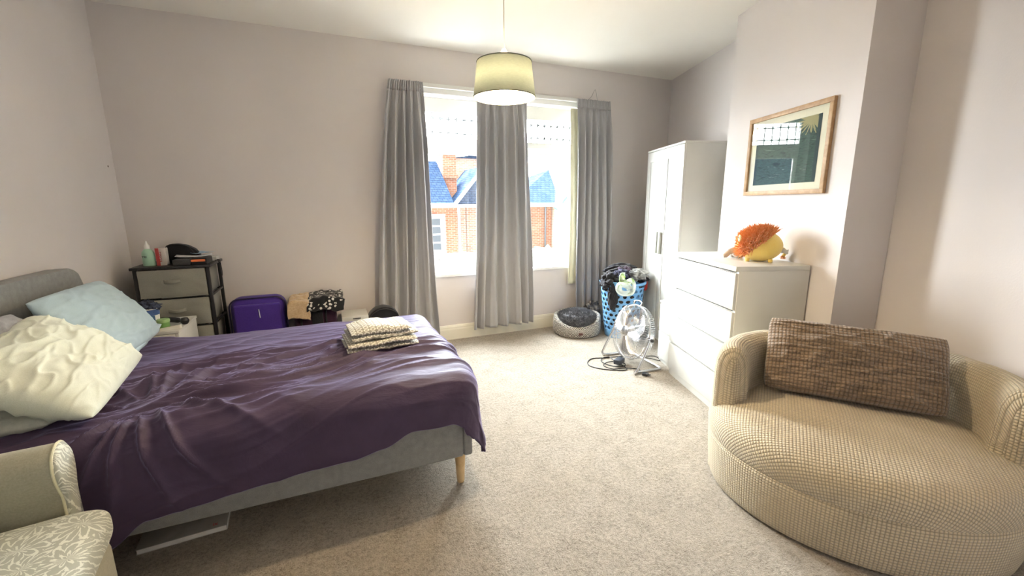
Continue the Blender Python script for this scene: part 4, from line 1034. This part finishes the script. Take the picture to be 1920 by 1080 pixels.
# ---------------------------------------------------------------- dog bed, laundry basket, clothes
def dogbed():
    c = Vector((2.39, 3.845, 0)); r = thing('pet_bed', 'round pet bed with geometric patterned wall and shaggy grey cushion on the carpet', 'pet bed', c)
    m = mat('geometric_woven', (.6, .58, .52), .85, sheen=.2); n = NT(m); s = n.sep(n.coord('UV'))
    S = 1/.062; u = n.m('MULTIPLY', s[0], S); v = n.m('MULTIPLY', s[1], S)
    a = n.m('ADD', u, v); b = n.m('SUBTRACT', u, v)
    fa = n.m('ABSOLUTE', n.m('SUBTRACT', n.m('FRACT', a), .5)); fb = n.m('ABSOLUTE', n.m('SUBTRACT', n.m('FRACT', b), .5)); mm = n.m('MAXIMUM', fa, fb)
    l = n.m('MULTIPLY', n.m('GREATER_THAN', mm, .27), n.m('LESS_THAN', mm, .42)); dd = n.m('LESS_THAN', mm, .15)
    n.col(n.mix(n.m('MAXIMUM', l, dd), (.62, .60, .54), (.05, .042, .04)))
    def hgt(t):                                       # wall dips at the front
        f = math.cos(t-math.radians(-118)); return .215-.095*max(0, f)**1.3
    prof = [(.225, .0), (.243, .015), (.25, .05), (.25, None)]
    bm = bmesh.new(); R0 = .25
    def fo(u, v):
        t = 2*PI*u; h = hgt(t)
        q = [(R0-.012, .004), (R0, .02), (R0+.006, .06), (R0+.006, h*.7), (R0+.002, h-.02), (R0-.012, h), (R0-.03, h-.004), (R0-.042, h-.02), (R0-.045, h*.5), (R0-.05, .05)]
        rr, z = q[round(v*9)]; rr += .006*nz(u*9, v*2, 3)
        return (rr*math.cos(t), rr*math.sin(t), z)
    grid(bm, 96, 9, fo, lambda u, v: (u*25*.062, fo(0, v)[2]), closed_u=True); obj('wall', bm, m, r, auto='full')
    bm = bmesh.new(); lathe(bm, [(0, .002), (.24, .002), (.24, .03), (0, .03)], 48); obj('base', bm, M['black_cloth'], r)
    gf = fabric('dark_grey_shag', (.075, .08, .095), (.17, .18, .205), 40, .95, .5, .4, 14); bm = bmesh.new(); rnd = random.Random(6)
    lathe(bm, [(0, .03), (.18, .03), (.202, .07), (.205, .16), (.17, .215), (.09, .24), (0, .243)], 48)
    items = []
    for _ in range(6200):
        rr = .215*math.sqrt(rnd.random()); t = rnd.uniform(0, 2*PI); z = .243-.06*(rr/.2)**3; clump = nz(rr*math.cos(t)*22, rr*math.sin(t)*22, 2)
        if _ % 5 == 0: rr = .205; z = rnd.uniform(.115, .20)
        items.append(((rr*math.cos(t), rr*math.sin(t), z-.012+.01*clump), (math.cos(t)*.5+clump*1.5+rnd.uniform(-.5, .5), math.sin(t)*.5+nz(rr*40, t*3, 5)*1.5+rnd.uniform(-.5, .5), 1.1), rnd.uniform(.022, .045), rnd.uniform(.0022, .0036)))
    random.seed(9); spikes(bm, items); obj('shaggy_cushion', bm, gf, r)
    t = math.radians(-112); bm = B((-.022, -.002, -.013), (.022, .002, .013), .002); o = obj('brand_tag', bm, mat('brown_leather_tag', (.10, .035, .03), .5), r); o.name = 'leather_tag'
    o.location = (.259*math.cos(t), .259*math.sin(t), .055); o.rotation_euler = (0, 0, t+PI/2)
dogbed()
def basket():
    c = Vector((2.775, 3.585, 0)); r = thing('laundry_basket', 'light blue plastic laundry basket with oval holes, overfilled with clothes', 'laundry basket', c)
    m = tint('light_blue_plastic', (.17, .40, .72), (.20, .45, .78), 6, .4)
    R = lambda z: .165+.062*(z/.58)
    nu, nz_ = 66, 26
    bm = bmesh.new(); Hh = .58; nu = 132; nv = 72
    V = [[bm.verts.new((R(Hh*j/nv)*math.cos(2*PI*i/nu), R(Hh*j/nv)*math.sin(2*PI*i/nu), .004+Hh*j/nv)) for j in range(nv+1)] for i in range(nu)]
    rows = 9; cols = 18
    for i in range(nu):
        for j in range(nv):
            z = (j+.5)/nv; u = (i+.5)/nu
            if .12 < z < .90:
                rv = (z-.12)/.78*rows; k = int(rv); fv = rv-k-.5; fu = (u*cols+(k % 2)*.5) % 1-.5
                if (fu/.34)**2+(fv/.34)**2 < 1: continue
            if z > .915 and z < .975 and abs(((u*3+.02) % 1)-.5) < .17 : continue
            bm.faces.new((V[i][j], V[(i+1) % nu][j], V[(i+1) % nu][j+1], V[i][j+1]))
    bmesh.ops.delete(bm, geom=[v for v in bm.verts if not v.link_faces], context='VERTS')
    # soften hole outlines
    for _ in range(2):
        bd = [v for v in bm.verts if v.is_boundary and .05 < v.co.z < .56]; new = {}
        for v in bd:
            nb = [e.other_vert(v).co for e in v.link_edges if e.is_boundary]
            if nb: new[v] = v.co*.4+sum(nb, Vector())/len(nb)*.6
        for v, q in new.items(): v.co = q
    o = obj('basket_body', bm, m, r, auto='full'); s = o.modifiers.new('t', 'SOLIDIFY'); s.thickness = .004
    bm = bmesh.new(); lathe(bm, [(0, 0), (.163, 0), (.163, .006), (0, .006)], 48); obj('bottom', bm, m, r)
    bm = bmesh.new(); tube(bm, [(.232*math.cos(2*PI*i/60), .232*math.sin(2*PI*i/60), .582+.014*math.cos(2*(2*PI*i/60)-.8)) for i in range(60)], .008, 8, closed=True); obj('rim', bm, m, r)
    # clothes: filling and the heap on top
    def cl(label, m, off, size, seed, amp=.4, fr=2.2, cat='clothing', name='garment', sub=5):
        o = crumple(name, m, c+Vector(off), size, seed, amp*.85, fr*.55, sub=sub); tag(o, label, cat, 'clothes piled in the laundry basket')
    blk = fabric('black_jersey', (.010, .010, .014), (.03, .028, .034), 120); nav = fabric('navy_jersey', (.018, .02, .045), (.04, .04, .08), 120)
    plum = fabric('dark_plum_jersey', (.035, .02, .035), (.07, .05, .07), 120)
    gry = tint('grey_white_tie_dye', (.10, .10, .10), (.50, .50, .48), 12, .9, (.38, .62)); grn = tint('green_white_print', (.25, .40, .10), (.72, .80, .78), 6, .8, (.40, .52))
    mul = tint('mixed_dark_cloth', (.02, .02, .04), (.22, .17, .15), 16, .9)
    cl('mixed dark clothes seen through the holes of the blue basket', mul, (0, 0, .29), (.150, .150, .27), 2, .12, 3)
    cl('black garment heaped highest at the back of the laundry basket', blk, (.03, .10, .68), (.19, .11, .065), 3)
    cl('black garment spilling over the left rim of the basket', blk, (-.17, -.02, .60), (.10, .09, .09), 4, .5, 2.6)
    cl('black trouser leg hanging down the left side of the basket', blk, (-.185, -.10, .44), (.055, .045, .14), 5, .25, 2)
    cl('navy garment between the green print cloth and grey cloth', nav, (-.06, -.06, .64), (.085, .08, .07), 6, .5, 2.8)
    cl('dark plum garment behind the green printed cloth in the basket', plum, (0, 0, .655), (.10, .09, .07), 7, .45, 2.8)
    cl('grey and white patterned garment on the right front of the heap', gry, (.085, -.10, .655), (.125, .10, .055), 8, .45, 2.8)
    pth = smoothpath([(.02, .02, .10), (-.03, -.01, .105), (-.045, -.03, .06), (.0, -.035, .035), (.055, -.03, .045), (.085, -.03, .005), (.06, -.045, -.055), (.0, -.05, -.07), (-.065, -.04, -.055), (-.085, -.025, -.01), (-.045, -.03, .02), (.01, -.05, .0), (.03, -.055, -.03)], 9)
    bm = bmesh.new(); K = len(pth)-1; cam = Vector((-.6, -.77, .15))
    def rb(u, v):
        i = round(u*K); p = pth[i]; t = (pth[min(i+1, K)]-pth[max(i-1, 0)]).normalized(); side = t.cross(cam).normalized()
        w = side*.9+cam*(.55*math.sin(i*.22)); a = (v-.5)
        return p+w*a*.062+cam*(.020*math.cos(a*5+i*.15)+.008*nz(i*.2, v*4, 3))
    grid(bm, K, 14, rb); o = obj('garment', bm, grn, auto='full'); o.location = c+Vector((-.135, -.195, .575)); s = o.modifiers.new('t', 'SOLIDIFY'); s.thickness = .005
    tag(o, 'white and green printed cloth draped in loops over the front left rim', 'clothing', 'clothes piled in the laundry basket')
    cl('black cloth corner sticking out at the right rim of the basket', blk, (.20, -.055, .60), (.065, .06, .04), 10, .5, 2.6)
    cl('small red cloth hanging at the right side of the basket', mat('red_cloth', (.45, .04, .03), .9), (.225, -.09, .53), (.022, .02, .055), 11, .3, 2, sub=4)
    cl('grey striped cloth hanging behind the right side of the basket', tint('grey_stripes', (.10, .09, .10), (.35, .32, .33), 24, .9), (.235, -.01, .42), (.03, .03, .14), 12, .25, 2, sub=4)
    o = crumple('garment', tint('grey_beige_cloth', (.05, .05, .055), (.32, .29, .27), 14, .9), (2.66, 3.96, .19), (.095, .07, .10), 14, .35, 2.4, sub=5); tag(o, 'grey and beige clothes bundled behind the pet bed by the curtain', 'clothing')
basket()

# ---------------------------------------------------------------- chrome floor fan
def fan():
    r = thing('floor_fan', 'chrome round floor fan on a tubular stand', 'fan', (2.345, 2.865, 0), math.radians(180-4))
    # local +x = front, axle along y
    Rg = .235; cz = .285; tilt = Matrix.Translation((0, 0, cz)) @ Matrix.Rotation(math.radians(-12), 4, 'Y')
    def T(bm): bmesh.ops.transform(bm, matrix=tilt, verts=bm.verts); return bm
    def cage(sgn, depth, n, wire):
        bm = bmesh.new()
        for k in range(n):
            a = 2*PI*k/n; pts = []
            for q in range(9):
                f = q/8; rr = .045+(Rg-.045)*math.sin(f*PI/2)**.9 if q else .045
                x = sgn*(.012+depth*math.cos(f*PI/2)**.6) if q < 8 else sgn*.004
                aa = a+.25*f*sgn
                pts.append((x, rr*math.cos(aa), rr*math.sin(aa)))
            tube(bm, pts, wire, 4)
        for rr, f in ((.11, .34), (.17, .55)):
            pass
        return bm
    g = obj('front_grille', T(cage(1, .065, 100, .0017)), M['chrome'], r)
    g2 = obj('rear_grille', T(cage(-1, .085, 80, .0016)), M['chrome'], r)
    bm = bmesh.new()
    for x, rr, w in ((0, Rg, .005), (.006, Rg-.004, .004)): tube(bm, [(x, rr*math.cos(2*PI*k/72), rr*math.sin(2*PI*k/72)) for k in range(72)], w, 8, closed=True)
    obj('outer_ring', T(bm), M['chrome'], r)
    bm = bmesh.new()
    for k in range(4):
        a = 2*PI*k/4+.5; pts = []
        for q in range(9):
            f = q/8; rr = .04+(Rg-.04)*math.sin(f*PI/2)**.9 if q else .04; x = .015+.068*math.cos(f*PI/2)**.6 if q < 8 else .006
            pts.append((x, rr*math.cos(a), rr*math.sin(a)))
        tube(bm, pts, .0028, 6)
    obj('grille_spokes', T(bm), M['chrome'], g)
    bm = bmesh.new(); lathe(bm, [(0, .062), (.046, .062), (.05, .07), (.046, .082), (.02, .088), (0, .089)], 32, mtx=Matrix.Rotation(PI/2, 4, 'Y')); obj('hub_badge', T(bm), M['chrome'], g)
    bm = bmesh.new(); lathe(bm, [(0, -.13), (.05, -.13), (.06, -.12), (.062, -.04), (.055, -.02), (0, -.02)], 32, mtx=Matrix.Rotation(PI/2, 4, 'Y')); obj('motor', T(bm), mat('dark_grey_motor', (.06, .065, .07), .4), r)
    # three broad blades
    for k in range(3):
        a0 = 2*PI*k/3+.4; bm = bmesh.new()
        def fn(u, v, a0=a0):
            rr = .035+.165*u; w = .42+.38*math.sin(PI*min(1, u*.9)); a = a0+(v-.5)*w*1.6+.25*u
            x = .02+(v-.5)*-.055*(1-.3*u)
            return (x, rr*math.cos(a), rr*math.sin(a))
        grid(bm, 14, 12, fn); bl = obj('blade', T(bm), M['chrome'], r, auto='full'); s = bl.modifiers.new('t', 'SOLIDIFY'); s.thickness = .0018
    bm = bmesh.new(); lathe(bm, [(0, -.02), (.036, -.02), (.038, .03), (.03, .045), (0, .05)], 28, mtx=Matrix.Rotation(PI/2, 4, 'Y')); obj('blade_hub', T(bm), M['chrome'], r)
    # stand: one bent tube: floor loops, up-slanting sides to the pivots
    bm = bmesh.new(); y = Rg+.022
    half = [(.075, y-.05, .013), (.135, y-.03, .013), (.155, y, .013), (.13, y+.012, .02), (.05, y+.006, .13), (0, y, .27), (-.004, y, cz)]
    for s in (1, -1):
        tube(bm, smoothpath([(p[0], p[1]*s, p[2]) for p in [(-.14, 0, .013), (-.14, y-.06, .013), (-.10, y-.03, .013), (.06, y-.03, .013), (.115, y-.025, .013), (.135, y-.005, .020), (.115, y+.008, .055), (.05, y+.006, .18), (0, y, cz)]], 6), .0105, 10)
    obj('stand', bm, M['chrome'], r)
    bm = bmesh.new()
    for s in (1, -1): lathe(bm, [(0, 0), (.014, 0), (.016, .012), (.01, .022), (0, .024)], 20, mtx=Matrix.Translation((0, s*(y+.006), cz)) @ Matrix.Rotation(-s*PI/2, 4, 'X'))
    obj('pivot_knob', bm, M['black_plastic'], r)
    bm = bmesh.new()
    for s in (1, -1): tube(bm, [(.0, s*(Rg-.002), cz), (0, s*(y), cz)], .006, 8)
    obj('pivot_pin', bm, M['chrome'], r)
    bm = bmesh.new(); tube(bm, smoothpath([(-.03, -.04, cz+Rg-.005), (-.045, -.05, cz+Rg+.025), (-.055, 0, cz+Rg+.035), (-.045, .05, cz+Rg+.025), (-.03, .04, cz+Rg-.005)], 5), .004, 6); obj('carry_handle', bm, M['chrome'], r)
    # cable (world coordinates, then into the fan's frame)
    inv = (Matrix.Translation((2.345, 2.865, 0)) @ Matrix.Rotation(math.radians(176), 4, 'Z')).inverted()
    def Wd(pts, k=8, z=.005): return [inv @ p for p in smoothpath([(p[0], p[1], z if len(p) < 3 else p[2]) for p in pts], k)]
    bm = bmesh.new(); 
    tube(bm, Wd([(2.40, 2.90, .10), (2.40, 2.92, .03), (2.36, 3.02), (2.20, 3.05), (2.09, 3.08), (2.0, 3.02), (1.97, 2.93), (2.03, 2.83), (2.13, 2.76), (2.20, 2.74), (2.23, 2.80), (2.22, 2.92, .012), (2.24, 3.03, .012), (2.17, 3.04, .01), (2.12, 2.98), (2.13, 2.88), (2.19, 2.80, .012), (2.26, 2.83, .012), (2.25, 2.92), (2.15, 2.93, .014), (2.07, 2.88, .012), (2.10, 2.79, .01), (2.20, 2.76, .012), (2.29, 2.72), (2.29, 2.64), (2.27, 2.60, .012)]), .0042, 8)
    obj('power_cord', bm, M['black_plastic'], r)
    bm = bmesh.new(); tube(bm, Wd([(2.50, 2.93), (2.56, 2.88), (2.60, 2.80), (2.63, 2.83), (2.64, 2.90), (2.58, 2.93), (2.52, 2.95)]), .0035, 8); obj('cord_loop', bm, M['black_plastic'], r)
    bm = B((-.022, -.022, 0), (.022, .022, .022), .005)
    for dx, dy in ((-.011, 0), (.011, 0), (0, .012)): box(bm, (dx-.003, -.042 + (dy*0), .008+dy*.3), (dx+.003, -.022, .012+dy*.3))
    o = obj('plug', bm, M['black_plastic'], r); o.matrix_local = inv @ Matrix.Translation((2.268, 2.585, .002)) @ Matrix.Rotation(.6, 4, 'Z')
    bm = B((-.05, -.032, 0), (.05, .032, .042), .008, 3); ad = obj('power_adapter', bm, mat('dark_blue_grey_plastic', (.03, .035, .05), .35)); ad.location = (2.215, 2.86, .018); ad.rotation_euler = (0, 0, .5)
    tag(ad, 'black power block resting on the coiled cable in front of the fan', 'power adapter')
fan()

# ---------------------------------------------------------------- houses across the street
def brick_mat(name, c1, c2, mortar):
    m = mat(name, c1, .9, spec=.1); n = NT(m); s = n.sep(n.coord())
    b = n.n('ShaderNodeTexBrick'); n.put(b.inputs['Vector'], n.comb(n.m('ADD', s[0], s[1]), s[2])); b.inputs['Color1'].default_value = (*c1, 1); b.inputs['Color2'].default_value = (*c2, 1); b.inputs['Mortar'].default_value = (*mortar, 1)
    b.inputs['Scale'].default_value = 1; b.inputs['Brick Width'].default_value = .17; b.inputs['Row Height'].default_value = .056; b.inputs['Mortar Size'].default_value = .007
    n.col(b.outputs[0]); return m
def slate_mat():
    m = mat('blue_slate', (.1, .13, .2), 1, spec=0); n = NT(m); s = n.sep(n.coord())
    b = n.n('ShaderNodeTexBrick'); n.put(b.inputs['Vector'], n.comb(n.m('ADD', s[0], n.m('MULTIPLY', s[1], .3)), n.m('MULTIPLY', s[2], 1.2))); b.inputs['Color1'].default_value = (.020, .034, .065, 1); b.inputs['Color2'].default_value = (.032, .048, .085, 1); b.inputs['Mortar'].default_value = (.009, .014, .026, 1)
    b.inputs['Scale'].default_value = 1; b.inputs['Brick Width'].default_value = .16; b.inputs['Row Height'].default_value = .085; b.inputs['Mortar Size'].default_value = .008
    n.col(b.outputs[0]); return m
def houses():
    br = brick_mat('orange_brick', (.27, .10, .055), (.34, .155, .09), (.34, .27, .22)); pale = brick_mat('pale_brick', (.45, .28, .20), (.52, .36, .28), (.5, .45, .40)); sl = slate_mat()
    wh = mat('white_masonry', (.75, .75, .72), .7); grn = mat('green_gutter', (.12, .32, .25), .5); dk = mat('dark_pane', (.08, .09, .10), .2)
    G = -3.0; Y = 13
    bm = B((-14, BY+1.2, G-.1), (26, 40, G)); o = obj('street', bm, tint('grey_asphalt', (.12, .12, .12), (.18, .18, .17), 1, .9), smooth=False); o['kind'] = 'structure'; o.name = 'floor_street'
    def roof(bm, x0, x1, y0, y1, z0, z1, hip0=0, hip1=0):
        ym = (y0+y1)/2; e = .2
        a = [bm.verts.new(p) for p in ((x0-e, y0-e, z0), (x1+e, y0-e, z0), (x1+e, y1+e, z0), (x0-e, y1+e, z0), (x0+hip0, ym, z1), (x1-hip1, ym, z1))]
        for q in ((0, 1, 5, 4), (2, 3, 4, 5), (3, 0, 4), (1, 2, 5), (3, 2, 1, 0)): bm.faces.new([a[i] for i in q])
    # left house
    r = thing('house', 'orange brick house with blue slate roof seen through the left window', 'house', (0, Y, G))
    def L(bm): bmesh.ops.translate(bm, vec=(0, -Y, -G), verts=bm.verts); return bm
    obj('brick_wall', L(B((-3.0, Y, G), (3.95, Y+6, 1.32))), br, r, smooth=False)
    bm = bmesh.new(); roof(bm, -3.0, 3.35, Y, Y+2.2, 1.36, 2.74, 0, 0); obj('roof', L(bm), sl, r, smooth=False)
    bm = bmesh.new(); box(bm, (3.5, Y+.9, 1.2), (3.95, Y+1.6, 3.05)); box(bm, (3.45, Y+.85, 2.95), (4.0, Y+1.65, 3.08)); box(bm, (3.45, Y+.85, 2.2), (4.0, Y+1.65, 2.3)); ch = obj('chimney', L(bm), br, r, smooth=False)
    obj('gutter', L(B((-3.2, Y-.25, 1.28), (3.5, Y-.02, 1.40), .02)), wh, r)
    bm = bmesh.new(); tube(bm, [(3.72, Y-.05, G), (3.72, Y-.05, 1.3)], .045, 8); obj('downpipe', L(bm), wh, r)
    bm = bmesh.new(); box(bm, (2.2, Y-.06, -.15), (3.28, Y+.02, 1.08)); w = obj('window', L(bm), wh, r, smooth=False)
    bm = bmesh.new()
    for a in range(2):
        for b in range(4): box(bm, (2.36+.42*a, Y-.075, .0+b*.25), (2.70+.42*a, Y-.055, .2+b*.25))
    obj('pane', L(bm), dk, w, smooth=False)
    obj('stone_band', L(B((3.0, Y-.1, -.35), (4.1, Y+.02, -.18), .01)), wh, r)
    # middle house, set back, with a gable and a pale wall
    r = thing('house', 'pale brick gabled house set back behind the chimney, left window', 'house', (5.0, Y+2.2, G))
    def L2(bm): bmesh.ops.translate(bm, vec=(-5.0, -Y-2.2, -G), verts=bm.verts); return bm
    obj('brick_wall', L2(B((4.02, Y+2.2, G), (5.75, Y+7, 3.0))), pale, r, smooth=False)
    bm = bmesh.new(); a = [bm.verts.new(p) for p in ((4.02, Y+2.0, 2.95), (5.75, Y+2.0, 2.95), (5.75, Y+7, 2.95), (4.02, Y+7, 2.95), (4.9, Y+2.0, 3.08), (4.9, Y+7, 3.08))]
    for q in ((0, 1, 4), (1, 2, 5, 4), (2, 3, 5), (3, 0, 4, 5)): bm.faces.new([a[i] for i in q])
    obj('roof', L2(bm), sl, r, smooth=False)
    # porch gable between
    r = thing('house', 'orange brick bay with small slate gable beside the left house', 'house', (4.6, Y, G))
    def L3(bm): bmesh.ops.translate(bm, vec=(-4.6, -Y, -G), verts=bm.verts); return bm
    obj('brick_wall', L3(B((3.99, Y+.05, G), (5.3, Y+2.1, 1.32))), br, r, smooth=False)
    bm = bmesh.new(); a = [bm.verts.new(p) for p in ((3.55, Y-.2, 1.33), (5.65, Y-.2, 1.33), (5.65, Y+2.15, 1.33), (3.55, Y+2.15, 1.33), (4.6, Y-.2, 2.55), (4.6, Y+2.15, 2.55))]
    for q in ((0, 1, 4), (1, 2, 5, 4), (2, 3, 5), (3, 0, 4, 5), (3, 2, 1, 0)): bm.faces.new([a[i] for i in q])
    obj('roof', L3(bm), sl, r, smooth=False)
    bm = bmesh.new(); tube(bm, [(3.5, Y-.22, 1.30), (4.6, Y-.22, 2.58), (5.7, Y-.22, 1.30)], .06, 6); obj('bargeboard', L3(bm), wh, r)
    # right house
    r = thing('house', 'orange brick house with hipped slate roof and green gutter, right window', 'house', (6.4, Y, G))
    def L4(bm): bmesh.ops.translate(bm, vec=(-6.4, -Y, -G), verts=bm.verts); return bm
    obj('brick_wall', L4(B((5.85, Y, G), (6.98, Y+5, 1.30))), br, r, smooth=False)
    bm = bmesh.new(); a = [bm.verts.new(p) for p in ((5.4, Y-.2, 1.40), (7.2, Y-.2, 1.40), (9.2, Y+3, 1.40), (5.4, Y+6, 1.40), (7.7, Y+1.6, 2.62), (8.6, Y+4.5, 2.62))]
    for q in ((0, 1, 4), (1, 2, 5, 4), (2, 3, 5), (3, 0, 4, 5), (3, 2, 1, 0)): bm.faces.new([a[i] for i in q])
    obj('roof', L4(bm), sl, r, smooth=False)
    obj('gutter', L4(B((5.4, Y-.26, 1.30), (7.0, Y-.14, 1.40), .02)), grn, r)
    bm = bmesh.new(); tube(bm, [(6.72, Y-.06, G), (6.72, Y-.06, 1.3)], .03, 8); obj('downpipe', L4(bm), dk, r)
    r = thing('house', 'pale brick gable house at the right edge of the right window', 'house', (8.2, Y-.6, G))
    def L5(bm): bmesh.ops.translate(bm, vec=(-8.2, -Y+.6, -G), verts=bm.verts); return bm
    obj('brick_wall', L5(B((7.0, Y-.5, G), (10.5, Y+3, 1.30))), pale, r, smooth=False)
    bm = bmesh.new(); a = [bm.verts.new(p) for p in ((6.9, Y-.5, 1.30), (10.6, Y-.5, 1.30), (10.6, Y+3, 1.30), (6.9, Y+3, 1.30), (8.75, Y-.5, 3.2), (8.75, Y+3, 3.2))]
    for q in ((0, 1, 4), (2, 3, 5), (1, 2, 5, 4), (3, 0, 4, 5)): bm.faces.new([a[i] for i in q])
    obj('gable', L5(bm), [pale], r, smooth=False)
    bm = bmesh.new(); tube(bm, [(6.8, Y-.6, 1.22), (8.75, Y-.6, 3.3), (10.7, Y-.6, 1.22)], .09, 6); obj('bargeboard', L5(bm), grn, r)
    bm = B((7.55, Y-.56, -.2), (8.2, Y-.48, .8)); w = obj('window', L5(bm), wh, r, smooth=False)
    bm = bmesh.new()
    for b in range(2): box(bm, (7.63, Y-.575, -.1+.45*b), (8.12, Y-.555, .25+.45*b))
    obj('pane', L5(bm), dk, w, smooth=False)
    # porch with green gable
    r = thing('porch', 'small green gabled porch in front of the orange brick house, right window', 'porch', (6.5, Y-.9, G))
    def L6(bm): bmesh.ops.translate(bm, vec=(-6.5, -Y+.9, -G), verts=bm.verts); return bm
    bm = bmesh.new(); prismv = [(5.75, -.62), (6.95, -.62), (6.35, -.02)]
    a = [bm.verts.new((x, Y-.9, z)) for x, z in prismv]; b = [bm.verts.new((x, Y-.02, z)) for x, z in prismv]; bm.faces.new(a); bm.faces.new(b[::-1])
    for i in range(3): bm.faces.new((a[i], b[i], b[(i+1) % 3], a[(i+1) % 3]))
    obj('gable', L6(bm), grn, r, smooth=False)
    bm = bmesh.new(); tube(bm, [(5.65, Y-.95, -.68), (6.35, Y-.95, .05), (7.05, Y-.95, -.68)], .055, 6); obj('bargeboard', L6(bm), wh, r)
    bm = bmesh.new(); box(bm, (5.85, Y-.85, G), (5.97, Y-.73, -.62)); obj('post', L6(bm), wh, r, smooth=False)
    bm = B((6.73, Y-.85, G), (6.85, Y-.73, -.62)); obj('post', L6(bm), wh, r, smooth=False)
houses()

for o in C.objects:
    if o.get('category') == 'house': o['group'] = 'brick houses across the street'
